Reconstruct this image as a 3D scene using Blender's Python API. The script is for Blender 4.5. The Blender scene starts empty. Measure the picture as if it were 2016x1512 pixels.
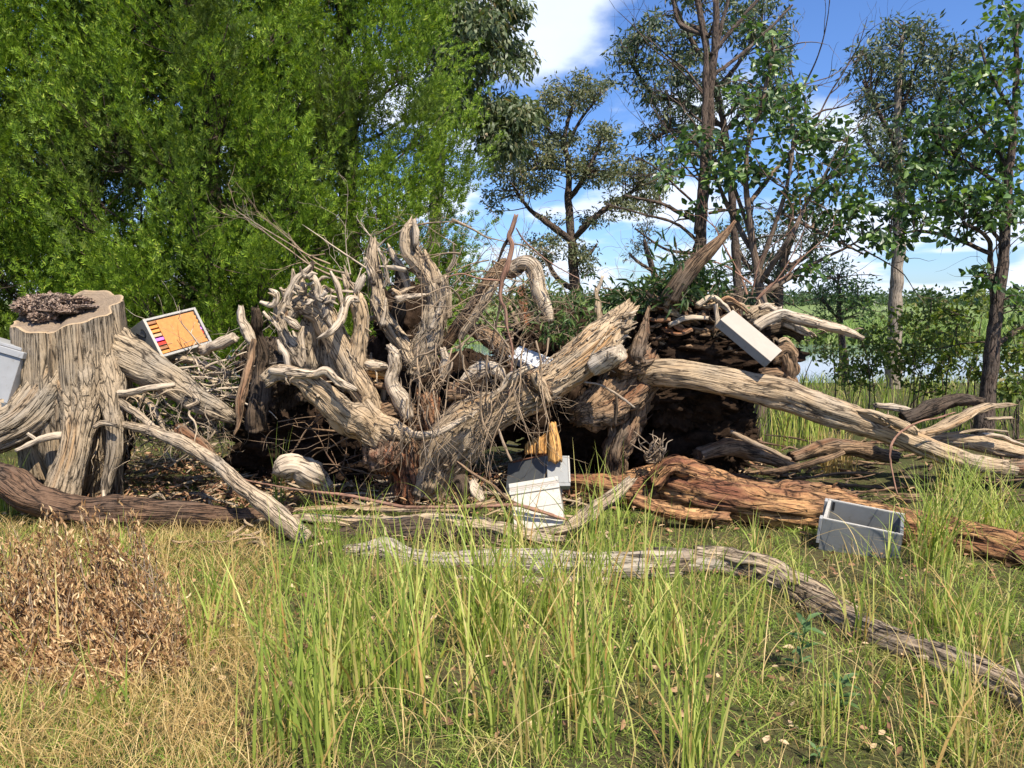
import bpy, bmesh, math, random
import numpy as np
from mathutils import Vector, Matrix
random.seed(7); rng = np.random.default_rng(11)
S = bpy.context.scene; COL = S.collection
# ------------------------------------------------------------------ camera
F = 1523.0; PITCH = math.radians(6.2); CH = 1.6
cd = bpy.data.cameras.new('camera'); cam = bpy.data.objects.new('camera', cd); COL.objects.link(cam)
cam.location = (0, 0, CH); cam.rotation_euler = (math.pi/2-PITCH, 0, 0)
cd.sensor_width = 36; cd.lens = 36*F/2016; cd.clip_end = 6000; cd.clip_start = .05
S.camera = cam
# ------------------------------------------------------------------ world + sun
SUN_EL = math.radians(55); SUN_AZ = math.radians(148)      # azimuth clockwise from +Y : behind the camera, to the right
W = bpy.data.worlds.new('World'); S.world = W; W.use_nodes = True
nt = W.node_tree; N = nt.nodes; L = nt.links
for n in list(N): N.remove(n)
out = N.new('ShaderNodeOutputWorld'); bg = N.new('ShaderNodeBackground'); sky = N.new('ShaderNodeTexSky')
sky.sky_type = 'NISHITA'; sky.sun_disc = False; sky.sun_elevation = SUN_EL; sky.sun_rotation = SUN_AZ
sky.air_density = 1.0; sky.dust_density = .3; sky.ozone_density = 3.0
tc = N.new('ShaderNodeTexCoord'); sep = N.new('ShaderNodeSeparateXYZ'); L.new(tc.outputs['Generated'], sep.inputs[0])
def wm(op, a, b=None, c=None):
    m = N.new('ShaderNodeMath'); m.operation = op
    for i, v in enumerate((a, b, c)):
        if v is None: continue
        if isinstance(v, (int, float)): m.inputs[i].default_value = v
        else: L.new(v, m.inputs[i])
    return m.outputs[0]
zz = wm('ADD', wm('MAXIMUM', sep.outputs[2], 0), .16)
cmb = N.new('ShaderNodeCombineXYZ'); L.new(wm('DIVIDE', sep.outputs[0], zz), cmb.inputs[0]); L.new(wm('DIVIDE', sep.outputs[1], zz), cmb.inputs[1])
cmp_ = N.new('ShaderNodeMapping'); cmp_.inputs['Location'].default_value = (4.76, 10.88, 0); cmp_.inputs['Scale'].default_value = (1.0, .8, 1); L.new(cmb.outputs[0], cmp_.inputs[0])
cn = N.new('ShaderNodeTexNoise'); cn.inputs['Scale'].default_value = 1.15; cn.inputs['Detail'].default_value = 9; cn.inputs['Roughness'].default_value = .52
L.new(cmp_.outputs[0], cn.inputs['Vector'])
hz = wm('MULTIPLY', wm('SUBTRACT', 1.0, wm('MULTIPLY', wm('MAXIMUM', sep.outputs[2], 0), 5.0)), .13)   # more cloud near the horizon
cr = N.new('ShaderNodeMapRange'); cr.interpolation_type = 'SMOOTHSTEP'
L.new(wm('ADD', cn.outputs[0], wm('MAXIMUM', hz, -.02)), cr.inputs[0]); cr.inputs[1].default_value = .50; cr.inputs[2].default_value = .61
cn2 = N.new('ShaderNodeTexNoise'); cn2.inputs['Scale'].default_value = 3.1; cn2.inputs['Detail'].default_value = 6; L.new(cmp_.outputs[0], cn2.inputs['Vector'])
ccol = N.new('ShaderNodeMix'); ccol.data_type = 'RGBA'; L.new(cn2.outputs[0], ccol.inputs[0])
ccol.inputs[6].default_value = (8.5, 10., 12.8, 1); ccol.inputs[7].default_value = (12.6, 13.2, 14.2, 1)
tint = N.new('ShaderNodeMix'); tint.data_type = 'RGBA'; tint.blend_type = 'MULTIPLY'; tint.inputs[0].default_value = 1
L.new(sky.outputs[0], tint.inputs[6]); tint.inputs[7].default_value = (.98, 1.28, 1.82, 1)
mx = N.new('ShaderNodeMix'); mx.data_type = 'RGBA'; L.new(wm('MULTIPLY', cr.outputs[0], .9), mx.inputs[0])
L.new(tint.outputs[2], mx.inputs[6]); L.new(ccol.outputs[2], mx.inputs[7])
L.new(mx.outputs[2], bg.inputs[0]); bg.inputs[1].default_value = .062; L.new(bg.outputs[0], out.inputs[0])
sd = bpy.data.lights.new('sun', 'SUN'); sd.energy = 5.0; sd.angle = math.radians(.5); sd.color = (1, .915, .76)
so = bpy.data.objects.new('sun', sd); COL.objects.link(so)
sv = Vector((math.sin(SUN_AZ)*math.cos(SUN_EL), math.cos(SUN_AZ)*math.cos(SUN_EL), math.sin(SUN_EL)))
so.rotation_euler = sv.to_track_quat('Z', 'Y').to_euler()
S.view_settings.view_transform = 'Standard'; S.view_settings.look = 'None'; S.view_settings.gamma = 1
S.view_settings.exposure = 0.70
S.view_settings.use_curve_mapping = False
# ------------------------------------------------------------------ projection of measured points
FW = np.array([0, math.cos(PITCH), -math.sin(PITCH)]); UP = np.array([0, math.sin(PITCH), math.cos(PITCH)])
def P(px, py, Y):
    d = FW + np.array([1., 0, 0])*((px-1008)/F) + UP*((756-py)/F)
    return np.array([0, 0, CH]) + d*(Y/d[1])
def R_(rpx, Y): return rpx*Y/F
def gd(py, z=0):                                   # ground distance below a picture row
    a = PITCH + math.atan((py-756)/F); return (CH-z)/math.tan(a)
def G(px, py, z=0): return P(px, py, gd(py, z))
# ------------------------------------------------------------------ noise (numpy)
def _h(ix, iy, iz, seed):
    h = (ix*374761393 + iy*668265263 + iz*2147483647 + seed*144269504088) & 0xffffffff
    h = ((h ^ (h >> 13))*1274126177) & 0xffffffff
    return ((h ^ (h >> 16)) & 0xffff)/65535.0
def noise(p, seed=0):
    p = np.asarray(p, float); i = np.floor(p).astype(np.int64); f = p-i; f = f*f*(3-2*f)
    r = 0
    for dx in (0, 1):
        for dy in (0, 1):
            for dz in (0, 1):
                w = (f[..., 0] if dx else 1-f[..., 0])*(f[..., 1] if dy else 1-f[..., 1])*(f[..., 2] if dz else 1-f[..., 2])
                r = r + w*_h(i[..., 0]+dx, i[..., 1]+dy, i[..., 2]+dz, seed)
    return r
def fbm(p, o=4, seed=0):
    r = 0; a = .5; p = np.asarray(p, float)
    for k in range(o): r = r + a*noise(p, seed+k); p = p*2.03+17.1; a *= .5
    return r/(1-.5**o)
# ------------------------------------------------------------------ objects
def tag(o, label=None, cat=None, group=None, kind=None):
    if label: o['label'] = label
    if cat: o['category'] = cat
    if group: o['group'] = group
    if kind: o['kind'] = kind
    return o
def thing(name, loc, label, cat, group=None):
    o = bpy.data.objects.new(name, None); COL.objects.link(o); o.location = tuple(map(float, loc)); o.empty_display_size = .1
    return tag(o, label, cat, group)
def wloc(o):
    v = np.zeros(3)
    while o is not None: v = v+np.array(o.location); o = o.parent
    return v
def mk(name, V, Fc, mat, parent=None, grain=None, smooth=True, kind=None, attrs=None):
    """V Nx3 world; Fc list of arrays (n,3)/(n,4)"""
    V = np.asarray(V, float)
    if parent is not None: V = V-wloc(parent)
    me = bpy.data.meshes.new(name)
    if not isinstance(Fc, (list, tuple)): Fc = [Fc]
    Fc = [np.asarray(f, np.int32) for f in Fc if len(f)]
    lv = np.concatenate([f.ravel() for f in Fc]); tot = np.concatenate([np.full(len(f), f.shape[1], np.int32) for f in Fc])
    me.vertices.add(len(V)); me.vertices.foreach_set('co', V.astype(np.float32).ravel())
    me.loops.add(len(lv)); me.loops.foreach_set('vertex_index', lv)
    me.polygons.add(len(tot)); st = np.zeros(len(tot), np.int32); st[1:] = np.cumsum(tot)[:-1]
    me.polygons.foreach_set('loop_start', st); me.polygons.foreach_set('loop_total', tot)
    me.polygons.foreach_set('use_smooth', np.full(len(tot), smooth))
    if grain is not None:
        a = me.attributes.new('grain', 'FLOAT_VECTOR', 'POINT'); a.data.foreach_set('vector', np.asarray(grain, np.float32).ravel())
    if attrs:
        for k, v in attrs.items():
            a = me.attributes.new(k, 'FLOAT', 'POINT'); a.data.foreach_set('value', np.asarray(v, np.float32).ravel())
    me.update(calc_edges=True); me.validate(verbose=False)
    me.materials.append(mat)
    o = bpy.data.objects.new(name, me); COL.objects.link(o)
    if parent is not None: o.parent = parent
    if kind: o['kind'] = kind
    return o
# ------------------------------------------------------------------ materials
def newmat(name):
    m = bpy.data.materials.new(name); m.use_nodes = True; t = m.node_tree
    for n in list(t.nodes): t.nodes.remove(n)
    return m, t, t.nodes, t.links
def nd(t, ty, inp={}, **kw):
    n = t.nodes.new(ty)
    for k, v in kw.items(): setattr(n, k, v)
    for k, v in inp.items():
        if hasattr(v, 'is_linked') or hasattr(v, 'links'): t.links.new(v, n.inputs[k])
        else: n.inputs[k].default_value = v
    return n
def ramp(t, fac, stops):
    r = t.nodes.new('ShaderNodeValToRGB'); t.links.new(fac, r.inputs[0]); e = r.color_ramp.elements
    while len(e) < len(stops): e.new(.5)
    for x, (p, c) in zip(e, stops):
        x.position = p; x.color = (c, c, c, 1) if isinstance(c, (int, float)) else (*c, 1)
    return r.outputs[0]
def mixc(t, f, a, b, bt='MIX'):
    n = t.nodes.new('ShaderNodeMix'); n.data_type = 'RGBA'; n.blend_type = bt
    for i, v in ((0, f), (6, a), (7, b)):
        if hasattr(v, 'links'): t.links.new(v, n.inputs[i])
        else: n.inputs[i].default_value = v if isinstance(v, float) else (*v, 1)
    return n.outputs[2]
def wood(name, light, mid, dark, grey=(.28, .27, .26), red=None, crack=.5, fine=1.0, rough=.85, bump=.5, stretch=.05, redamt=.5, greyamt=.5):
    m, t, NN, LL = newmat(name)
    at = nd(t, 'ShaderNodeAttribute', attribute_name='grain')
    mp = nd(t, 'ShaderNodeMapping', {'Vector': at.outputs['Vector'], 'Scale': (1, 1, stretch)})
    nf = nd(t, 'ShaderNodeTexNoise', {'Vector': mp.outputs[0], 'Scale': 95*fine, 'Detail': 7., 'Roughness': .62, 'Distortion': .25})
    nc = nd(t, 'ShaderNodeTexNoise', {'Vector': mp.outputs[0], 'Scale': 42*fine, 'Detail': 7., 'Roughness': .6, 'Distortion': .9})
    geo = nd(t, 'ShaderNodeNewGeometry')
    nl = nd(t, 'ShaderNodeTexNoise', {'Vector': geo.outputs['Position'], 'Scale': 3.1, 'Detail': 5.})
    nl2 = nd(t, 'ShaderNodeTexNoise', {'Vector': geo.outputs['Position'], 'Scale': 9., 'Detail': 6., 'Roughness': .65})
    c = mixc(t, ramp(t, nf.outputs[0], [(.22, 0.), (.60, 1.)]), mid, light)
    c = mixc(t, ramp(t, nl.outputs[0], [(.62-.3*greyamt, 0.), (.78-.2*greyamt, .75)]), c, grey)
    c = mixc(t, ramp(t, nl2.outputs[0], [(.50, 0.), (.68, .65)]), c, mid)
    if red is not None:
        nr = nd(t, 'ShaderNodeTexNoise', {'Vector': mp.outputs[0], 'Scale': 9., 'Detail': 5., 'Roughness': .6})
        c = mixc(t, ramp(t, nr.outputs[0], [(.62-.25*redamt, 0.), (.75-.2*redamt, .9)]), c, red)
    lo = .33+.13*crack
    ck = ramp(t, nc.outputs[0], [(lo, 1.), (lo+.05, 0.)])
    ng = nd(t, 'ShaderNodeTexNoise', {'Vector': geo.outputs['Position'], 'Scale': 14., 'Detail': 5., 'Roughness': .7})
    ckg = nd(t, 'ShaderNodeMath', {0: ck, 1: ramp(t, ng.outputs[0], [(.42, .05), (.60, .9)])}, operation='MULTIPLY'); ck = ckg.outputs[0]
    c = mixc(t, ck, c, dark)
    st = nd(t, 'ShaderNodeTexNoise', {'Vector': geo.outputs['Position'], 'Scale': 38., 'Detail': 6., 'Roughness': .75})
    c = mixc(t, ramp(t, st.outputs[0], [(.55, 0.), (.70, .55)]), c, mid)
    # thin cracks
    vm = nd(t, 'ShaderNodeMapping', {'Vector': at.outputs['Vector'], 'Scale': (1, 1, stretch*1.2)})
    vo = nd(t, 'ShaderNodeTexVoronoi', {'Vector': vm.outputs[0], 'Scale': 34*fine}, feature='DISTANCE_TO_EDGE')
    vk = ramp(t, vo.outputs['Distance'], [(.0, 1.), (.085, 0.)])
    gate = ramp(t, nl2.outputs[0], [(.36, 0.), (.5, 1.)])
    vkg = nd(t, 'ShaderNodeMath', {0: vk, 1: gate}, operation='MULTIPLY')
    c = mixc(t, vkg.outputs[0], c, dark)
    h = nd(t, 'ShaderNodeMath', {0: nf.outputs[0], 1: .45, 2: nc.outputs[0]}, operation='MULTIPLY_ADD')
    h2 = nd(t, 'ShaderNodeMath', {0: ck, 1: -.35, 2: h.outputs[0]}, operation='MULTIPLY_ADD')
    h3 = nd(t, 'ShaderNodeMath', {0: vkg.outputs[0], 1: -.25, 2: h2.outputs[0]}, operation='MULTIPLY_ADD')
    bp = nd(t, 'ShaderNodeBump', {'Height': h3.outputs[0], 'Strength': bump, 'Distance': .03})
    b = nd(t, 'ShaderNodeBsdfPrincipled', {'Base Color': c, 'Roughness': rough, 'Normal': bp.outputs[0]})
    b.inputs['Specular IOR Level'].default_value = .25
    o = nd(t, 'ShaderNodeOutputMaterial', {'Surface': b.outputs[0]})
    return m
def plain(name, col, rough=.6, var=.15, scale=12., spec=.4, bump=.1, dirt=None, dirtamt=.3):
    m, t, NN, LL = newmat(name)
    tcn = nd(t, 'ShaderNodeNewGeometry')
    n1 = nd(t, 'ShaderNodeTexNoise', {'Vector': tcn.outputs['Position'], 'Scale': scale, 'Detail': 7., 'Roughness': .65})
    c = mixc(t, ramp(t, n1.outputs[0], [(.3, 0.), (.7, 1.)]), tuple(x*(1-var) for x in col), tuple(min(1, x*(1+var)) for x in col))
    if dirt:
        n2 = nd(t, 'ShaderNodeTexNoise', {'Vector': tcn.outputs['Position'], 'Scale': scale*1.7, 'Detail': 8., 'Roughness': .7})
        c = mixc(t, ramp(t, n2.outputs[0], [(.68-.3*dirtamt, 0.), (.8-.2*dirtamt, .8)]), c, dirt)
    bp = nd(t, 'ShaderNodeBump', {'Height': n1.outputs[0], 'Strength': bump, 'Distance': .02})
    b = nd(t, 'ShaderNodeBsdfPrincipled', {'Base Color': c, 'Roughness': rough, 'Normal': bp.outputs[0]}); b.inputs['Specular IOR Level'].default_value = spec
    nd(t, 'ShaderNodeOutputMaterial', {'Surface': b.outputs[0]}); return m
def leafmat(name, stops, trans=.35, gloss=.25, tcol=None, patch=0., patchcol=None, pscale=1.2, rough=.5):
    m, t, NN, LL = newmat(name)
    g = nd(t, 'ShaderNodeNewGeometry')
    c = ramp(t, g.outputs['Random Per Island'], stops)
    if patchcol:
        n1 = nd(t, 'ShaderNodeTexNoise', {'Vector': g.outputs['Position'], 'Scale': pscale, 'Detail': 4.})
        c = mixc(t, ramp(t, n1.outputs[0], [(.55-.2*patch, 0.), (.68-.2*patch, .85)]), c, patchcol)
    p = nd(t, 'ShaderNodeBsdfPrincipled', {'Base Color': c, 'Roughness': rough}); p.inputs['Specular IOR Level'].default_value = gloss
    tcx = mixc(t, 1.0, c, (tcol or (1.5, 1.6, .6)), 'MULTIPLY')
    tr = nd(t, 'ShaderNodeBsdfTranslucent', {'Color': tcx})
    mxs = nd(t, 'ShaderNodeMixShader', {0: trans, 1: p.outputs[0], 2: tr.outputs[0]})
    nd(t, 'ShaderNodeOutputMaterial', {'Surface': mxs.outputs[0]}); return m
M = {}
M['silver'] = wood('weathered_silver_wood', (.56, .43, .29), (.27, .20, .14), (.03, .022, .016), grey=(.36, .31, .25), crack=.45, bump=.8)
M['tan'] = wood('sunbleached_tan_wood', (.54, .395, .25), (.28, .20, .125), (.04, .027, .018), grey=(.36, .30, .23), red=(.40, .22, .09), redamt=.25, crack=.4, bump=.7)
M['bone'] = wood('bone_pale_wood', (.57, .465, .35), (.33, .255, .18), (.06, .045, .035), grey=(.42, .38, .33), crack=.2, bump=.5, greyamt=.3)
M['fgrey'] = wood('grey_cracked_log_wood', (.50, .42, .33), (.30, .245, .19), (.035, .027, .02), grey=(.34, .31, .27), crack=.45, bump=.8, greyamt=.6)
M['fbrown'] = wood('brown_grey_cracked_wood', (.42, .32, .23), (.21, .15, .10), (.025, .018, .013), grey=(.24, .20, .165), crack=.75, bump=1., greyamt=.6)
M['brown'] = wood('brown_log_wood', (.34, .22, .13), (.16, .10, .06), (.022, .015, .011), grey=(.19, .155, .125), red=(.20, .09, .045), redamt=.35, crack=.55, bump=.9)
M['dbrown'] = wood('dark_brown_shadowed_wood', (.20, .12, .075), (.09, .052, .034), (.014, .01, .008), grey=(.10, .075, .06), red=(.20, .09, .045), redamt=.3, crack=.7, bump=1.)  # brown wood darkened, shadow on the log is put into the colour
M['dark'] = wood('dark_brown_wood', (.13, .09, .06), (.06, .04, .028), (.01, .008, .006), grey=(.10, .08, .065), crack=.6, bump=1.)  # darker tone than the other brown woods
M['red'] = wood('rotten_red_wood', (.62, .36, .16), (.32, .14, .06), (.03, .015, .01), grey=(.15, .085, .06), red=(.20, .075, .045), redamt=.7, crack=.7, fine=.8, bump=1., greyamt=.6, stretch=.14)
M['fibre'] = wood('stringy_red_fibre_wood', (.42, .24, .13), (.20, .11, .07), (.02, .012, .009), grey=(.2, .15, .12), red=(.42, .13, .05), redamt=.5, crack=.75, bump=1.)
M['rust'] = wood('reddish_stick_wood', (.34, .19, .13), (.22, .11, .075), (.05, .03, .02), grey=(.24, .16, .12), crack=.2, bump=.3, fine=2.)
M['twig'] = wood('dry_twig_wood', (.36, .26, .17), (.22, .155, .10), (.07, .05, .035), grey=(.27, .235, .20), crack=.2, bump=.2, fine=2.)
M['orange'] = wood('fresh_orange_wood', (.80, .46, .16), (.48, .22, .06), (.07, .025, .01), grey=(.5, .3, .13), red=(.5, .2, .04), redamt=.2, crack=.5, bump=.6, greyamt=.1)
M['bark'] = wood('rough_dark_bark', (.17, .12, .09), (.085, .058, .045), (.015, .01, .008), grey=(.14, .115, .095), crack=.75, bump=1., stretch=.15)
M['twigbark'] = wood('brown_young_bark', (.22, .155, .11), (.13, .09, .065), (.03, .02, .015), grey=(.16, .13, .11), crack=.3, bump=.4, fine=1.5)
M['gum'] = wood('pale_gum_bark', (.40, .33, .26), (.22, .17, .13), (.05, .04, .03), grey=(.30, .27, .25), crack=.35, bump=.6)
M['soil'] = plain('shade_darkened_soil', (.030, .019, .013), .97, .6, 16., .05, 1.0, dirt=(.085, .052, .032), dirtamt=.3)  # soil colour darkened to stand in for deep shade in the cavities
M['conifer'] = leafmat('conifer_scale_leaves', [(0., (.05, .095, .013)), (.5, (.14, .235, .022)), (.9, (.26, .38, .035)), (1., (.38, .43, .07))], .24, .2, tcol=(1.5, 1.5, .5), patch=.3, patchcol=(.075, .105, .025), pscale=.8)
M['euc'] = leafmat('grey_green_gum_leaves', [(0., (.055, .085, .03)), (.6, (.10, .135, .055)), (.93, (.17, .19, .09)), (1., (.28, .20, .10))], .25, .5)
M['eucdark'] = leafmat('dark_gum_leaves', [(0., (.03, .05, .026)), (.6, (.065, .095, .048)), (.95, (.15, .18, .085)), (1., (.22, .18, .10))], .28, .5)
M['eucolive'] = leafmat('olive_gum_leaves', [(0., (.06, .08, .045)), (.5, (.13, .15, .08)), (.9, (.20, .21, .11)), (1., (.28, .22, .12))], .25, .4)
M['broad'] = leafmat('broad_tree_leaves', [(0., (.025, .055, .018)), (.45, (.05, .10, .03)), (.8, (.10, .18, .045)), (1., (.22, .32, .09))], .3, .5, rough=.4)
M['bush'] = leafmat('shrub_leaves', [(0., (.045, .075, .016)), (.5, (.11, .155, .035)), (.85, (.22, .28, .06)), (1., (.26, .20, .09))], .38, .4)
M['weed'] = leafmat('weed_leaves', [(0., (.05, .11, .035)), (1., (.13, .21, .08))], .3, .4)
M['creep'] = leafmat('dark_long_creeper_leaves', [(0., (.025, .05, .015)), (.7, (.05, .10, .03)), (1., (.15, .22, .06))], .25, .5)
M['vine'] = leafmat('long_creeper_leaves', [(0., (.04, .075, .02)), (.7, (.09, .16, .045)), (1., (.22, .28, .09))], .3, .4)
M['tallgrass'] = leafmat('tall_green_grass_blades', [(0., (.13, .19, .035)), (.4, (.29, .36, .07)), (.68, (.46, .49, .13)), (.82, (.54, .45, .18)), (1., (.42, .25, .09))], .3, .25)
M['short'] = leafmat('short_turf_blades', [(0., (.06, .11, .018)), (.5, (.19, .29, .045)), (.8, (.36, .43, .09)), (1., (.56, .48, .20))], .3, .2, patch=.0, patchcol=(.42, .32, .14), pscale=1.9)
M['straw'] = leafmat('dry_straw_blades', [(0., (.28, .18, .07)), (.5, (.50, .35, .15)), (1., (.68, .52, .26))], .28, .2)
M['dryleaf'] = leafmat('dry_brown_leaves', [(0., (.12, .06, .03)), (.4, (.36, .21, .10)), (.8, (.58, .39, .20)), (1., (.78, .62, .38))], .25, .2, tcol=(1.2, .9, .5))
M['litter'] = leafmat('leaf_litter', [(0., (.10, .05, .03)), (.5, (.27, .14, .08)), (.85, (.42, .27, .15)), (1., (.6, .45, .28))], .1, .2, tcol=(1.1, .8, .5))
M['reed'] = leafmat('far_reed_blades', [(0., (.15, .22, .06)), (.6, (.24, .33, .10)), (1., (.38, .42, .18))], .3, .2)
M['farwood'] = leafmat('far_wood_leaves', [(0., (.05, .085, .04)), (1., (.10, .14, .075))], .2, .1)
M['white'] = plain('white_hive_paint', (.47, .44, .385), .55, .06, 14., .3, .15, dirt=(.34, .27, .18), dirtamt=.38)
M['cream'] = plain('cream_lid_paint', (.38, .33, .28), .55, .06, 10., .3, .1, dirt=(.36, .29, .22), dirtamt=.35)
M['grey'] = plain('grey_hive_paint', (.215, .22, .22), .5, .08, 10., .4, .1, dirt=(.13, .11, .09), dirtamt=.4)
M['lgrey'] = plain('light_grey_hive_paint', (.32, .32, .325), .5, .06, 10., .4, .1, dirt=(.2, .17, .13), dirtamt=.35)
M['dgrey'] = plain('dark_grey_paint_and_shade', (.10, .105, .11), .5, .1, 14., .4, .1, dirt=(.4, .38, .35), dirtamt=.05)  # dark grey paint; on the half hidden hive it holds shade
M['chip'] = plain('chipped_rim_paint', (.42, .40, .37), .6, .12, 60., .3, .3, dirt=(.16, .11, .08), dirtamt=.55)
M['mat_orange'] = plain('orange_wax_mat', (.54, .24, .075), .7, .15, 30., .3, .2, dirt=(.42, .15, .05), dirtamt=.45)
M['frame_o'] = plain('orange_frame_wood', (.66, .27, .07), .7, .2, 30., .3, .2, dirt=(.3, .16, .1), dirtamt=.3)
M['frame_t'] = plain('tan_frame_wood', (.55, .36, .2), .7, .1, 30., .3, .2)
M['frame_b'] = plain('brown_frame_wood', (.36, .17, .08), .7, .2, 30., .3, .2, dirt=(.6, .3, .1), dirtamt=.2)
M['purple'] = plain('purple_paint', (.62, .20, .78), .5, .08, 30.)
M['redp'] = plain('red_paint', (.80, .05, .03), .5, .1, 30.)
M['black'] = plain('black_marker', (.012, .012, .014), .6, .1, 30.)
M['inside'] = plain('dark_box_inside', (.05, .03, .02), .9, .3, 20.)
M['paper'] = plain('bright_white_lid', (.58, .59, .62), .5, .03, 12., .4, .05)
M['brown_strip'] = plain('rusty_strip', (.22, .10, .06), .7, .2, 30.)
# end grain of the cut stump
def ringmat():
    m, t, NN, LL = newmat('cut_stump_end_grain')
    at = nd(t, 'ShaderNodeAttribute', attribute_name='grain'); sp = nd(t, 'ShaderNodeSeparateXYZ', {0: at.outputs['Vector']})
    g = nd(t, 'ShaderNodeNewGeometry')
    n0 = nd(t, 'ShaderNodeTexNoise', {'Vector': g.outputs['Position'], 'Scale': 5., 'Detail': 4.})
    w = nd(t, 'ShaderNodeMath', {0: n0.outputs[0], 1: .16, 2: sp.outputs[0]}, operation='MULTIPLY_ADD')
    cb = nd(t, 'ShaderNodeCombineXYZ', {0: w.outputs[0]})
    n1 = nd(t, 'ShaderNodeTexNoise', {'Vector': cb.outputs[0], 'Scale': 60., 'Detail': 3.})
    n2 = nd(t, 'ShaderNodeTexNoise', {'Vector': g.outputs['Position'], 'Scale': 45., 'Detail': 6., 'Roughness': .7})
    c = mixc(t, ramp(t, n1.outputs[0], [(.35, 0.), (.65, 1.)]), (.15, .11, .075), (.27, .20, .14))
    c = mixc(t, ramp(t, sp.outputs[0], [(.93, 0.), (1.0, 1.)]), c, (.46, .33, .20))
    c = mixc(t, ramp(t, n2.outputs[0], [(.5, 0.), (.75, .6)]), c, (.12, .08, .05))
    b_ = nd(t, 'ShaderNodeBump', {'Height': n1.outputs[0], 'Strength': .4, 'Distance': .01})
    b = nd(t, 'ShaderNodeBsdfPrincipled', {'Base Color': c, 'Roughness': .9, 'Normal': b_.outputs[0]})
    nd(t, 'ShaderNodeOutputMaterial', {'Surface': b.outputs[0]}); return m
M['rings'] = ringmat()
# ------------------------------------------------------------------ curves / tubes / logs
def spline(pts, step):
    pts = np.asarray(pts, float)
    if len(pts) == 2: pts = np.vstack([pts[0], pts.mean(0), pts[1]])
    Q = np.vstack([2*pts[0]-pts[1], pts, 2*pts[-1]-pts[-2]]); o = []
    for i in range(1, len(Q)-2):
        a, b, c, d = Q[i-1], Q[i], Q[i+1], Q[i+2]; n = max(2, int(np.linalg.norm((c-b)[:3])/step)+1)
        t = np.linspace(0, 1, n, endpoint=False)[:, None]
        o.append(.5*((2*b)+(-a+c)*t+(2*a-5*b+4*c-d)*t*t+(-a+3*b-3*c+d)*t**3))
    o.append(pts[-1:]); return np.vstack(o)
def frames(C):
    T = np.gradient(C, axis=0); T /= np.linalg.norm(T, axis=1, keepdims=True)+1e-9
    n = np.cross(T[0], [0, 0, 1.]); 
    if np.linalg.norm(n) < .1: n = np.cross(T[0], [0, 1., 0])
    n /= np.linalg.norm(n); U = [n]
    for k in range(1, len(C)):
        n = U[-1]-T[k]*np.dot(U[-1], T[k]); n /= np.linalg.norm(n)+1e-9; U.append(n)
    U = np.array(U); return T, U, np.cross(T, U)
_sid = [0]
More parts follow.
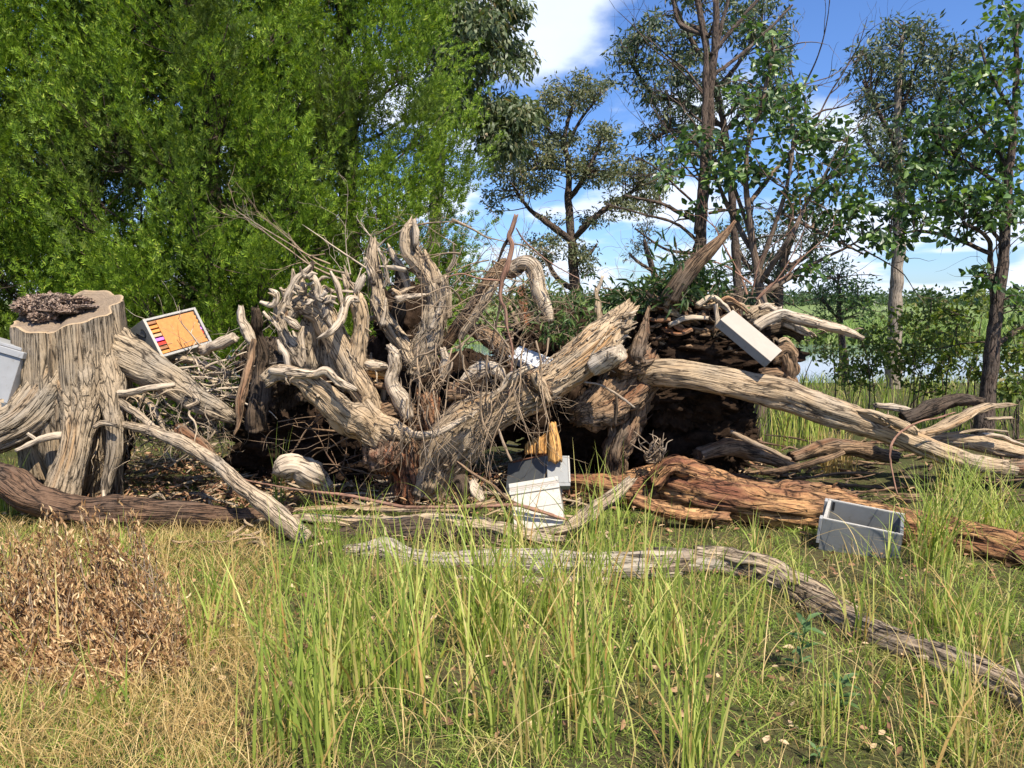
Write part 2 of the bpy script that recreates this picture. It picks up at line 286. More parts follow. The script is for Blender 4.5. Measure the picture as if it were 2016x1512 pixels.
def loggeo(pw, flute=.12, nf=5, lump=.12, jag=(0., 0.), sides=None, step=None, seed=None, flat=1.0, twist=.6, wig=.3):
    """pw: world (x,y,z,r). returns V, F, grain"""
    _sid[0] += 1; sd_ = seed if seed is not None else _sid[0]*13
    pw = np.asarray(pw, float); rm = pw[:, 3].mean()
    sides = int(np.clip(rm*2*np.pi/.016, 10, 84)) if sides is None else sides
    st = step or max(.018, min(.03, rm*.26)); C = spline(pw, st); r = np.maximum(C[:, 3], .002); C = C[:, :3]
    sl = np.concatenate([[0], np.cumsum(np.linalg.norm(np.diff(C, axis=0), axis=1))]); q = sl/(rm*3.2)
    if wig:
        for ax_ in range(3): C[:, ax_] += (fbm(np.stack([q, q*0+ax_*7.7, q*0+sd_*.31], -1), 2, sd_+ax_)-.5)*2*wig*rm
        r = r*(1+(fbm(np.stack([q*1.4, q*0, q*0+sd_*.77], -1), 3, sd_+9)-.5)*wig*1.3)
    T, U, Vv = frames(C); n = len(C); s = np.concatenate([[0], np.cumsum(np.linalg.norm(np.diff(C, axis=0), axis=1))])
    th = np.linspace(0, 2*np.pi, sides, endpoint=False)
    tt = th[None, :] + twist*s[:, None]/max(.5, s[-1])*1.0
    cx, sx = np.cos(tt), np.sin(tt)
    Z = np.broadcast_to(s[:, None], cx.shape)
    p1 = np.stack([cx*nf*.5, sx*nf*.5, Z*1.6+sd_], -1)
    p2 = np.stack([cx*nf*1.3, sx*nf*1.3, Z*3.0+sd_*1.7], -1)
    p3 = np.stack([cx*nf*3.0, sx*nf*3.0, Z*5+sd_*.7], -1)
    ps = np.stack([cx*1.2, sx*1.2, Z*7/max(.3, 1)+sd_], -1)
    rid = 1-np.abs(noise(p2, sd_)*2-1)*2
    rid3 = 1-np.abs(noise(p3, sd_+5)*2-1)*2
    k = 1 + lump*(fbm(ps, 3, sd_)-.5)*2 + flute*(noise(p1, sd_+2)-.5)*2.2 + flute*.55*rid + flute*.28*rid3
    k = k - flute*1.3*np.clip((noise(np.stack([cx*nf*2, sx*nf*2, Z*1.3+sd_*3.1], -1), sd_+9)-.72)*5, 0, 1)
    gp = np.stack([cx*nf*.9, sx*nf*.9, Z*1.5+sd_*2.3], -1); g1 = np.clip(1-np.abs(noise(gp, sd_+21)-.5)*16, 0, 1); gp2 = np.stack([cx*nf*2.1, sx*nf*2.1, Z*3.+sd_], -1); g2 = np.clip(1-np.abs(noise(gp2, sd_+23)-.5)*11, 0, 1)
    gt = np.clip((fbm(np.stack([cx*1.4, cx*0+sx*1.4, Z*2.2+sd_*.5], -1), 3, sd_+31)-.40)*5, 0, 1)
    k = k-flute*(1.1*g1*g1*gt+.6*g2*(1-gt*.6))*min(1, rm/.03)+flute*.5*(noise(np.stack([cx*nf*1.4, sx*nf*1.4, Z*16+sd_], -1), sd_+41)-.5)
    rr = r[:, None]*k
    V = C[:, None, :] + U[:, None, :]*(np.cos(th)[None, :, None]*rr[..., None]) + Vv[:, None, :]*(np.sin(th)[None, :, None]*rr[..., None]*flat)
    if jag == 'auto': jag = (min(.09, r[0]*1.3), min(.09, r[-1]*1.3))
    jn = np.abs(noise(np.stack([np.cos(th)*2.6, np.sin(th)*2.6, th*0+sd_], -1), sd_+3)-.3)*.8 + noise(np.stack([np.cos(th)*7, np.sin(th)*7, th*0+sd_], -1), sd_+4)*.6
    for e, j in ((0, jag[0]), (1, jag[1])):
        if j:
            L_ = j; w = np.clip(1-(s if e == 0 else s[-1]-s)/max(L_*1.3, .02), 0, 1)[:, None]
            sg = -1 if e == 0 else 1
            V = V + (T[:, None, :]*sg)*(w*jn[None, :]*L_)[..., None]
    g = np.stack([cx*r[:, None]*1.0+sd_*.37, sx*r[:, None], Z+sd_*.91], -1)
    idx = np.arange(n*sides).reshape(n, sides); a = idx[:-1]; b = idx[1:]
    Fq = np.stack([a, np.roll(a, -1, 1), np.roll(b, -1, 1), b], -1).reshape(-1, 4)
    V = V.reshape(-1, 3); g = g.reshape(-1, 3); extraV = []; extraG = []; tris = []
    base = len(V)
    for e in (0, n-1):
        rs = idx[e]; cen = V[rs].mean(0); inn = cen+(V[rs]-cen)*.55 - T[e]*(1 if e else -1)*r[e]*(.25+.5*(jag[1] if e else jag[0] > 0))*np.abs(jn[:, None])*.8
        ib = base+len(extraV)*1
        for q in range(sides): extraV.append(inn[q]); extraG.append([inn[q][0], inn[q][1]*1., inn[q][2]*1.])
        cb = base+len(extraV); extraV.append(cen-T[e]*(1 if e else -1)*r[e]*.3); extraG.append(list(cen))
        ii = np.arange(ib, ib+sides)
        if e: f1 = np.stack([rs, np.roll(rs, -1), np.roll(ii, -1), ii], -1); f2 = np.stack([ii, np.roll(ii, -1), np.full(sides, cb)], -1)
        else: f1 = np.stack([ii, np.roll(ii, -1), np.roll(rs, -1), rs], -1); f2 = np.stack([np.full(sides, cb), np.roll(ii, -1), ii], -1)
        Fq = np.vstack([Fq, f1]); tris.append(f2)
    V = np.vstack([V, extraV]); g = np.vstack([g, extraG]); return V, [Fq, np.vstack(tris)], g
class Crop:
    """reads measured points: picture (2016 wide) = (ox+x/s, oy+y/s)"""
    def __init__(s, ox, oy, k): s.ox, s.oy, s.k = ox, oy, k
    def __call__(s, pts, Y=None):
        o = []
        for p in pts:
            x, y = s.ox+p[0]/s.k, s.oy+p[1]/s.k
            if len(p) == 4: Yq, r = p[2], p[3]
            else: Yq, r = Y, p[2]
            w = P(x, y, Yq); o.append([*w, R_(r/s.k, Yq)])
        return o
PX = Crop(0, 0, 1.0); C1 = Crop(0, 500, 3.024); C2 = Crop(420, 400, 3.024); C3 = Crop(780, 400, 3.024)
C4 = Crop(1180, 400, 2.908); C5 = Crop(1560, 560, 3.316); C6 = Crop(400, 850, 3.78); C7 = Crop(850, 780, 3.78)
def part(name, pw, mat, parent, **kw):
    V, Fq, g = loggeo(pw, **kw); return mk(name, V, Fq, M[mat], parent, g)
def log_thing(name, pw, mat, label, cat, group=None, **kw):
    kw.setdefault('jag', 'auto'); V, Fq, g = loggeo(pw, **kw); o = mk(name, V, Fq, M[mat], None, g); return tag(o, label, cat, group)
def tubes(paths, sides=5, step=.05):
    """list of world (x,y,z,r) paths -> merged V,F,g"""
    Vs, Fs, Gs = [], [], []; b = 0
    for q, pw in enumerate(paths):
        C = spline(np.asarray(pw, float), step); r = np.maximum(C[:, 3], .0012); C = C[:, :3]
        T, U, Vv = frames(C); n = len(C); th = np.linspace(0, 2*np.pi, sides, endpoint=False)
        rr = r[:, None]*(1+.25*(rng.random((n, sides))-.5))
        V = C[:, None, :]+U[:, None, :]*(np.cos(th)[None, :, None]*rr[..., None])+Vv[:, None, :]*(np.sin(th)[None, :, None]*rr[..., None])
        V[-1] = C[-1]+(V[-1]-C[-1])*.3
        s = np.concatenate([[0], np.cumsum(np.linalg.norm(np.diff(C, axis=0), axis=1))])
        g = np.stack([np.cos(th)[None]*rr+q*.3, np.sin(th)[None]*rr, np.broadcast_to(s[:, None]+q, rr.shape)], -1)
        idx = np.arange(n*sides).reshape(n, sides)+b; a = idx[:-1]; c = idx[1:]
        Fs.append(np.stack([a, np.roll(a, -1, 1), np.roll(c, -1, 1), c], -1).reshape(-1, 4))
        Vs.append(V.reshape(-1, 3)); Gs.append(g.reshape(-1, 3)); b += n*sides
    return np.vstack(Vs), [np.vstack(Fs)], np.vstack(Gs)
def branch(start, d, length, r, lev, out_, wob=.25, nb=4, droop=0., spread=.8, up=0.):
    """random bare branching; appends paths"""
    d = np.array(d, float); d /= np.linalg.norm(d); p = np.array(start, float); pts = [[*p, r]]; k = 5
    for i in range(k):
        d = d+rng.normal(0, wob, 3)+np.array([0, 0, up-droop]); d /= np.linalg.norm(d); p = p+d*length/k; pts.append([*p, max(.001, r*(1-(i+1)/k*.75))])
        if lev > 0 and i > 0:
            for _ in range(max(1, nb//3)):
                if random.random() < .8:
                    nd_ = d+rng.normal(0, spread, 3); branch(p, nd_, length*random.uniform(.35, .6), r*(1-(i+1)/k*.6)*.55, lev-1, out_, wob, nb, droop, spread, up)
    out_.append(pts)
# ------------------------------------------------------------------ scattering
def scatter(tv, tf, pos, rot, scl):
    """tv kx3 template, rot Nx3x3, scl N or Nx3"""
    n = len(pos); k = len(tv); scl = np.asarray(scl, float)
    if scl.ndim == 1: scl = scl[:, None]
    lv = tv[None]*scl[:, None, :]
    V = np.einsum('nij,nkj->nki', rot, lv)+pos[:, None, :]
    Fq = (np.asarray(tf)[None]+(np.arange(n)*k)[:, None, None]).reshape(-1, np.asarray(tf).shape[1])
    return V.reshape(-1, 3), Fq
def basis(d, nrm=None):
    """rotation whose local Y is d; local Z near nrm"""
    d = d/(np.linalg.norm(d, axis=1, keepdims=True)+1e-9)
    if nrm is None: nrm = rng.normal(0, 1, d.shape)
    x = np.cross(d, nrm); x /= np.linalg.norm(x, axis=1, keepdims=True)+1e-9; z = np.cross(x, d)
    return np.stack([x, d, z], -1)
LEAF = (np.array([[0, 0, 0], [.26, .35, .05], [0, .45, -.03], [-.26, .35, .05], [.15, .75, .0], [-.15, .75, .0], [0, 1., -.10]]),
        np.array([[0, 1, 2], [0, 2, 3], [2, 1, 4], [3, 2, 5], [2, 4, 6], [5, 2, 6]]))
THIN = (np.array([[0, 0, 0], [.10, .4, .02], [-.10, .4, .02], [0, 1., -.06]]), np.array([[0, 1, 2], [2, 1, 3]]))
def blades(base, h, w, lean, ang, K=5, droop=.25, face=None):
    """curved tapered blades; returns V,F (quads)"""
    n = len(base); t = np.linspace(0, 1, K+1)[None, :]
    dx, dy = np.cos(ang)[:, None], np.sin(ang)[:, None]; h = h[:, None]; lean = lean[:, None]
    dr = np.asarray(droop); dr = dr[:, None] if dr.ndim else dr
    X = base[:, 0:1]+dx*lean*h*t**1.7; Y = base[:, 1:2]+dy*lean*h*t**1.7; Z = base[:, 2:3]+h*(t-dr*t**3*np.minimum(1, lean*1.6))
    fa = (rng.random(n)*np.pi if face is None else face)[:, None]
    wx, wy = np.cos(fa), np.sin(fa); ww = w[:, None]*(1-t**2.2*.96)*.5*(0.6+.4*np.minimum(1, t*5))
    A = np.stack([X+wx*ww, Y+wy*ww, Z], -1); B = np.stack([X-wx*ww, Y-wy*ww, Z], -1)
    V = np.stack([A, B], 2).reshape(n, -1, 3); q = np.arange(K)*2
    f = np.stack([q, q+1, q+3, q+2], -1); Fq = (f[None]+(np.arange(n)*(2*(K+1)))[:, None, None]).reshape(-1, 4)
    return V.reshape(-1, 3), Fq
def joinVF(L_):
    Vs, Fs = [], []; b = 0
    for V, Fq in L_: Vs.append(V); Fs.append(Fq+b); b += len(V)
    return np.vstack(Vs), np.vstack(Fs)
# ================================================================== GROUND, WATER, FAR FIELD
def gz(x, y):
    x = np.asarray(x, float); y = np.asarray(y, float)
    und = (fbm(np.stack([x*.8, y*.8, x*0], -1), 3, 3)-.5)*.14*np.clip((y+2)/4, 0, 1)*np.clip((16-y)/6, 0, 1)
    z = und - 1.15*np.clip((y-15)/7, 0, 1)**1.0 + .55*np.clip((y-37)/3, 0, 1)
    return z
ys = np.concatenate([np.arange(-6, 12, .12), np.arange(12, 45, .5), np.array([50, 60, 80, 120, 200, 400, 900, 2500, 5000.])])
xs = np.concatenate([-np.array([5000, 2000, 800, 300, 120, 60, 40, 30.]), np.arange(-20, -7, .7), np.arange(-7, 7, .12), np.arange(7, 20, .7), np.array([20, 30, 40, 60, 120, 300, 800, 2000, 5000.])])
XX, YY = np.meshgrid(xs, ys); ZZ = gz(XX, YY)
ZZ = ZZ + (fbm(np.stack([XX*7, YY*7, XX*0], -1), 3, 8)-.5)*.05*(np.abs(XX) < 8)*(YY < 12)
idx = np.arange(XX.size).reshape(XX.shape)
Fg = np.stack([idx[:-1, :-1], idx[:-1, 1:], idx[1:, 1:], idx[1:, :-1]], -1).reshape(-1, 4)
def groundmat():
    m, t, NN, LL = newmat('grass_and_earth'); g = nd(t, 'ShaderNodeNewGeometry'); ps = g.outputs['Position']
    n1 = nd(t, 'ShaderNodeTexNoise', {'Vector': ps, 'Scale': 2.2, 'Detail': 6.}); n2 = nd(t, 'ShaderNodeTexNoise', {'Vector': ps, 'Scale': 38., 'Detail': 8., 'Roughness': .7})
    c = mixc(t, ramp(t, n1.outputs[0], [(.42, 0.), (.6, 1.)]), (.07, .085, .028), (.11, .095, .045))
    c = mixc(t, ramp(t, n2.outputs[0], [(.4, 0.), (.65, 1.)]), c, (.045, .035, .02))
    sp = nd(t, 'ShaderNodeSeparateXYZ', {0: ps})
    far = nd(t, 'ShaderNodeMapRange', {0: sp.outputs[1], 1: 34., 2: 44.})
    c = mixc(t, far.outputs[0], c, (.15, .20, .07))
    b_ = nd(t, 'ShaderNodeBump', {'Height': n2.outputs[0], 'Strength': .6, 'Distance': .04})
    b = nd(t, 'ShaderNodeBsdfPrincipled', {'Base Color': c, 'Roughness': .95, 'Normal': b_.outputs[0]}); b.inputs['Specular IOR Level'].default_value = .1
    nd(t, 'ShaderNodeOutputMaterial', {'Surface': b.outputs[0]}); return m
tag(mk('ground', np.stack([XX, YY, ZZ], -1).reshape(-1, 3), Fg, groundmat()), kind='structure')
def watermat():
    m, t, NN, LL = newmat('lake_water'); g = nd(t, 'ShaderNodeNewGeometry')
    n1 = nd(t, 'ShaderNodeTexNoise', {'Vector': g.outputs['Position'], 'Scale': 3., 'Detail': 4.})
    b_ = nd(t, 'ShaderNodeBump', {'Height': n1.outputs[0], 'Strength': .05, 'Distance': .05})
    b = nd(t, 'ShaderNodeBsdfPrincipled', {'Base Color': (.10, .14, .17, 1), 'Roughness': .06, 'Normal': b_.outputs[0]}); b.inputs['Specular IOR Level'].default_value = .8
    nd(t, 'ShaderNodeOutputMaterial', {'Surface': b.outputs[0]}); return m
wv = np.array([[-60, 17, -.62], [120, 17, -.62], [120, 39, -.62], [-60, 39, -.62]], float)
tag(mk('water', wv, np.array([[0, 1, 2, 3]]), watermat()), kind='structure')
# reeds and tall grass field across the water
n = 26000; bx = rng.uniform(-8, 60, n); by = 38+rng.gamma(1.3, 9, n); bz = gz(bx, by)
V, Fq = blades(np.stack([bx, by, bz], -1), rng.uniform(.5, 1.1, n)*(1+by*.004), rng.uniform(.04, .09, n), rng.uniform(.1, .6, n), rng.random(n)*6.3, 2)
tag(mk('field_grass', V, Fq, M['reed']), 'bright green grass field on the far side of the water', 'grass', kind='stuff')
# far wood on the horizon: many crowns, one mass
n = 46000; cx_ = rng.uniform(-160, 330, 420); cy_ = rng.uniform(260, 420, 420); ch_ = rng.uniform(3.0, 7.5, 420)*(.6+.8*fbm(np.stack([cx_*.02, cx_*0, cx_*0], -1), 2, 5))
k = rng.integers(0, 420, n); u = rng.normal(0, 1, (n, 3)); u /= np.linalg.norm(u, axis=1, keepdims=True); u *= rng.random((n, 1))**.4
pos = np.stack([cx_[k]+u[:, 0]*6, cy_[k]+u[:, 1]*5, ch_[k]*(.5+.5*u[:, 2])-.6], -1)
V, Fq = scatter(THIN[0]*np.array([3, 1, 1]), THIN[1], pos, basis(rng.normal(0, 1, (n, 3))), rng.uniform(.8, 1.8, n))
tag(mk('far_wood', V, Fq, M['farwood']), 'low dark line of trees on the horizon beyond the field', 'trees', kind='stuff')

# ================================================================== FOLIAGE TREES
def blob_pts(blobs, Y, n_cl, n_leaf, cl_r, depth=.9):
    """clusters inside measured crown blobs (picture ellipses at depth Y). returns cluster centres, leaf positions, leaf cluster idx"""
    ar = np.array([b[2]*b[3] for b in blobs], float); ar /= ar.sum()
    cen = []
    for _ in range(n_cl):
        b = blobs[rng.choice(len(blobs), p=ar)]
        a = rng.random()*6.283; q = rng.random()**.45; yy = Y+rng.uniform(-1, 1)*R_(max(b[2], b[3]), Y)*depth*2.0
        cen.append(P(b[0]+b[2]*q*math.cos(a), b[1]+b[3]*q*math.sin(a), yy))
    cen = np.array(cen); k = np.repeat(np.arange(n_cl), n_leaf); k = k[rng.random(len(k)) < rng.uniform(.35, 1, n_cl)[k]]
    u = rng.normal(0, 1, (len(k), 3)); u /= np.linalg.norm(u, axis=1, keepdims=True)
    off = u*(rng.random((len(k), 1))**.6)*cl_r*np.array([1.15, 1.15, .75]); return cen, cen[k]+off, k, off
def gum(name, label, cat, Y, trunk, limbs, blobs, leafmat_, barkmat, n_cl=90, n_leaf=60, cl_r=.35, leaf=.12, droop=.6, shape=THIN, twigs=True, wl=1., bare=0, base_z=None, group=None, limbmat=None, trunk_kw={}):
    tw = PX(trunk, Y)
    if base_z is None: base_z = float(gz(tw[0][0], Y))
    root = thing(name, (tw[0][0], Y, base_z), label, cat, group)
    if tw[0][2] > base_z: tw = [[tw[0][0], Y, base_z-.05, tw[0][3]*1.25]]+tw
    kw = dict(flute=.06, lump=.10, sides=14, step=.09); kw.update(trunk_kw)
    part('trunk', tw, barkmat, root, **kw)
    lp = []
    for l in limbs:
        lw = PX([(p[0], p[1], Y+(random.uniform(-.4, .4) if i else 0), p[2]) for i, p in enumerate(l)]); lp.append(lw)
        part('limb', lw, limbmat or barkmat, root, flute=.06, lump=.12, sides=9, step=.08)
    anchors = np.vstack([spline(np.array(l), .15) for l in lp+[tw]])
    zmin = min(P(b[0], b[1]+b[3], Y)[2] for b in blobs); A = anchors[anchors[:, 2] > zmin-.3]; A = A if len(A) else anchors
    cen, lpn, k, off = blob_pts(blobs, Y, n_cl, n_leaf, cl_r)
    if twigs:
        tp = []
        for c in cen:
            dd = np.linalg.norm(A[:, :3]-c, axis=1)+np.maximum(0, A[:, 2]-c[2])*.8; j = np.argmin(dd); a = A[j]
            mid = (a[:3]+c)/2+rng.normal(0, .07, 3)*np.linalg.norm(a[:3]-c)+np.array([0, 0, .06]); r0 = min(a[3]*.5, .006+.010*dd[j])
            tp.append([[*a[:3], r0], [*mid, r0*.7], [*c, r0*.3]])
            for _ in range(2): tp.append([[*(mid*.3+c*.7), r0*.35], [*(c+rng.normal(0, cl_r*.6, 3)), r0*.15]])
        for _ in range(bare):
            a = A[rng.integers(len(A))]; branch(a[:3], rng.normal(0, 1, 3)+np.array([0, -.2, .3]), random.uniform(.6, 1.3), .010, 1, tp, .25, 4)
        Vt, Ft, gt = tubes(tp, 4, .14); mk('twigs', Vt, Ft, M[limbmat or barkmat], root, gt, kind='stuff')
    n = len(lpn); d = rng.normal(0, .6, (n, 3))+off/(cl_r+1e-6)*.6; d[:, 2] -= droop
    V, Fq = scatter(shape[0]*np.array([wl, 1, 1]), shape[1], lpn, basis(d, rng.normal(0, 1, (n, 3))+np.array([0, -.3, .5])), rng.uniform(.6, 1.15, n)*leaf)
    mk('crown', V, Fq, M[leafmat_], root, smooth=False); return root
gum('gum_tree', 'tall gum tree with drooping grey green leaves half hidden behind the conifers', 'tree', 16,
    [(850, 560, 14), (860, 400, 12), (870, 250, 10), (900, 120, 8), (930, 20, 6), (940, -80, 4)],
    [[(890, 150, 6), (940, 120, 5), (985, 90, 3)], [(905, 166, 5), (950, 168, 4), (975, 155, 3)], [(870, 250, 6), (930, 240, 5), (1000, 250, 3)], [(930, 40, 5), (970, 20, 3), (1010, 5, 2)]],
    [(890, 60, 60, 60), (960, 70, 42, 55), (1000, 15, 25, 20), (1022, 115, 24, 40), (930, 130, 50, 40), (955, 215, 42, 35), (1000, 235, 38, 40), (975, 285, 40, 30), (890, 190, 50, 50), (900, -30, 70, 40)],
    'euc', 'gum', 190, 150, .36, .19, .95, wl=1.6)
gum('gum_tree', 'open olive crowned gum tree against the sky behind the middle of the root heap', 'tree', 18,
    [(1135, 600, 11), (1130, 540, 10), (1125, 470, 9), (1120, 400, 7), (1120, 330, 6), (1112, 270, 4), (1130, 200, 3)],
    [[(1125, 475, 7), (1080, 440, 6), (1045, 415, 4), (1015, 375, 3)], [(1130, 470, 6), (1165, 432, 6), (1210, 400, 5), (1255, 370, 3)], [(1122, 390, 6), (1150, 350, 5), (1178, 290, 3), (1190, 250, 2)],
     [(1116, 300, 4), (1085, 262, 3), (1062, 230, 2)], [(1130, 572, 6), (1095, 545, 5), (1070, 500, 3)], [(1122, 340, 4), (1080, 330, 3), (1010, 340, 2)], [(1118, 290, 4), (1140, 240, 3), (1180, 190, 2)], [(1128, 520, 4), (1160, 500, 3), (1175, 480, 2)]],
    [(1130, 180, 55, 35), (1180, 172, 26, 20), (1080, 205, 36, 40), (1062, 262, 44, 40), (1110, 300, 50, 40), (1185, 275, 32, 30), (1005, 335, 36, 30), (1000, 385, 40, 35), (1060, 350, 34, 30), (1170, 340, 36, 26),
     (1230, 335, 45, 32), (1282, 350, 42, 32), (1180, 430, 28, 22), (1250, 400, 50, 22), (1070, 500, 30, 45), (1145, 510, 26, 32), (1095, 440, 20, 20), (1040, 300, 25, 30)],
    'eucolive', 'bark', 300, 85, .22, .12, .35, wl=1.7, bare=14)
gum('gum_tree', 'tall dark leaved gum tree behind the twin dark trunks', 'tree', 13.5,
    [(1455, 640, 9), (1450, 520, 8), (1440, 380, 7), (1425, 250, 6), (1400, 130, 5), (1375, 0, 4), (1365, -60, 3)],
    [[(1425, 250, 5), (1340, 200, 5), (1290, 190, 4), (1245, 130, 3)], [(1385, 120, 5), (1350, 60, 4), (1330, 10, 3)], [(1435, 340, 5), (1340, 260, 4), (1290, 270, 3)], [(1392, 200, 5), (1450, 130, 4), (1500, 60, 3)], [(1345, 45, 4), (1380, 60, 5), (1395, 72, 4)], [(1398, 300, 5), (1460, 220, 4), (1530, 170, 3)]],
    [(1252, 95, 38, 40), (1232, 140, 26, 32), (1320, 60, 48, 40), (1310, 125, 46, 34), (1365, 140, 44, 40), (1275, 175, 26, 22), (1440, 60, 46, 46), (1500, 40, 54, 46), (1500, 105, 50, 40), (1305, 200, 40, 28),
     (1345, 235, 50, 36), (1275, 250, 28, 30), (1375, 195, 40, 36), (1262, 290, 24, 30), (1330, 300, 44, 24), (1450, 180, 50, 40), (1530, 160, 36, 46), (1555, 220, 34, 36), (1400, -10, 90, 30)],
    'eucdark', 'bark', 250, 66, .21, .12, .5, wl=1.5, bare=14)
gum('gum_tree', 'straight pale trunked gum tree beside the water', 'tree', 14,
    [(1758, 800, 15), (1762, 640, 14), (1766, 540, 12), (1770, 440, 11), (1768, 340, 9), (1765, 240, 7), (1770, 130, 5), (1780, 60, 3)],
    [[(1768, 400, 5), (1800, 340, 6), (1835, 290, 5), (1850, 200, 4), (1870, 120, 3)], [(1766, 290, 5), (1730, 220, 4), (1700, 160, 3)], [(1765, 250, 4), (1790, 170, 3), (1820, 80, 2)], [(1768, 350, 4), (1720, 300, 3), (1690, 250, 2)]],
    [(1775, 62, 45, 24), (1738, 100, 50, 30), (1820, 58, 24, 20), (1712, 150, 44, 34), (1785, 140, 46, 44), (1690, 210, 42, 34), (1752, 230, 52, 46), (1830, 130, 34, 44), (1872, 100, 40, 38), (1885, 180, 46, 46),
     (1722, 275, 40, 30), (1775, 320, 44, 36), (1885, 255, 40, 36), (1760, 385, 40, 26), (1735, 345, 50, 32), (1850, 330, 46, 34)],
    'eucdark', 'gum', 230, 60, .26, .13, .5, wl=1.5, bare=8, limbmat='bark')
gum('gum_tree', 'low dense gum tree behind the tilted pale lid', 'tree', 17,
    [(1530, 640, 12), (1535, 540, 9), (1555, 470, 7), (1560, 400, 4)],
    [[(1535, 540, 6), (1590, 500, 5), (1610, 470, 4)], [(1532, 570, 6), (1470, 520, 5), (1445, 470, 3)]],
    [(1465, 465, 45, 40), (1440, 535, 40, 34), (1520, 520, 46, 40), (1560, 440, 46, 46), (1605, 490, 30, 34), (1440, 580, 40, 24), (1500, 590, 50, 24), (1590, 440, 40, 40)],
    'eucdark', 'bark', 95, 60, .25, .13, .3, wl=1.5)
gum('gum_tree', 'small rounded green tree on the bank right of the lid', 'tree', 15,
    [(1660, 720, 9), (1655, 640, 6), (1650, 560, 4)], [[(1655, 620, 4), (1690, 590, 3)], [(1655, 630, 4), (1610, 580, 3)]],
    [(1650, 545, 46, 36), (1610, 580, 40, 34), (1690, 585, 40, 34), (1650, 610, 60, 30), (1720, 610, 30, 22)], 'broad', 'bark', 60, 50, .22, .12, .2, wl=1.3)
# --- twin dark bare trunks
dt = thing('dead_tree', P(1375, 560, 10)*np.array([1, 1, 0]), 'tall thin dark tree with nearly bare twin stems and snapped top', 'tree')
part('trunk', PX([(1350, 640, 10, 12), (1372, 520, 10, 11), (1385, 400, 10, 10), (1393, 300, 10, 9), (1400, 170, 10, 7), (1408, 60, 10, 6), (1410, 14, 10, 5)]), 'bark', dt, flute=.1, sides=16, jag=(0, .12), step=.05)
part('trunk', PX([(1372, 460, 9.9, 8), (1384, 330, 9.8, 7), (1388, 190, 9.8, 6), (1388, 90, 9.8, 5), (1370, -10, 9.8, 4)]), 'bark', dt, flute=.08, sides=12, step=.06)
for l in ([(1400, 110, 10, 5), (1440, 60, 10, 4), (1500, -10, 10, 3)], [(1404, 130, 10, 5), (1418, 60, 10.1, 4), (1440, -20, 10.1, 3)],
          [(1382, 440, 10, 5), (1340, 420, 9.9, 4), (1300, 400, 9.8, 3), (1230, 385, 9.7, 2)], [(1380, 480, 10, 4), (1330, 440, 9.8, 3), (1260, 420, 9.7, 2), (1190, 400, 9.6, 1.5)],
          [(1375, 500, 10, 4), (1310, 490, 9.9, 2.5), (1250, 450, 9.8, 1.5)], [(1388, 70, 9.8, 3), (1350, 55, 9.9, 6), (1335, 40, 10, 4), (1322, -10, 10, 3)], [(1402, 150, 10, 4), (1480, 90, 10.2, 3), (1560, 10, 10.3, 2)]):
    part('limb', PX(l), 'bark', dt, flute=.08, sides=8, step=.05)
tp = []
for (sx, sy, ex, ey, r) in [(1388, 380, 1290, 210, 3), (1390, 300, 1310, 300, 3), (1385, 420, 1210, 330, 3), (1300, 400, 1240, 340, 2), (1392, 250, 1300, 150, 2.5), (1360, 430, 1250, 480, 2), (1380, 360, 1220, 250, 2), (1400, 350, 1480, 280, 3), (1395, 420, 1500, 380, 3),
                            (1398, 200, 1290, 60, 2.5), (1398, 200, 1235, 20, 2)]:
    a = P(sx, sy, 10); b = P(ex, ey, 10+random.uniform(-.5, .5)); branch(a, b-a, np.linalg.norm(b-a)*1.05, R_(r, 10), 2, tp, .16, 4)
V, Fq, g = tubes(tp, 4, .08); mk('twigs', V, Fq, M['bark'], dt, g, kind='stuff')
# --- broadleaf trees near the heap
gum('broadleaf_tree', 'leafy young tree with large green leaves rising behind the tilted lid', 'tree', 8.6,
    [(1505, 640, 10), (1500, 590, 9), (1485, 500, 7), (1472, 400, 6), (1470, 300, 4), (1500, 200, 4), (1522, 100, 3)],
    [[(1495, 560, 6), (1560, 460, 5), (1600, 380, 3), (1660, 330, 2)], [(1485, 500, 6), (1440, 420, 5), (1400, 330, 3)], [(1475, 400, 5), (1530, 330, 4), (1580, 270, 2)], [(1490, 540, 5), (1540, 400, 4), (1560, 300, 3), (1560, 230, 2)],
     [(1480, 470, 4), (1440, 350, 3), (1420, 260, 2)], [(1500, 580, 5), (1600, 520, 4), (1680, 480, 2), (1740, 440, 2)], [(1540, 420, 3), (1620, 460, 3), (1700, 500, 2)]],
    [(1522, 125, 34, 50), (1488, 190, 40, 46), (1545, 190, 38, 46), (1430, 262, 40, 40), (1480, 280, 46, 46), (1370, 285, 36, 26), (1560, 262, 40, 46), (1625, 285, 46, 44), (1440, 340, 50, 36), (1535, 340, 56, 36),
     (1650, 335, 40, 46), (1385, 405, 30, 22), (1580, 395, 50, 36), (1665, 395, 34, 40), (1340, 340, 40, 20), (1490, 420, 40, 26), (1640, 450, 34, 26), (1700, 300, 30, 40), (1590, 520, 40, 30), (1480, 60, 40, 20)],
    'broad', 'twigbark', 150, 26, .16, .10, .25, shape=LEAF, bare=24, wl=1.15)
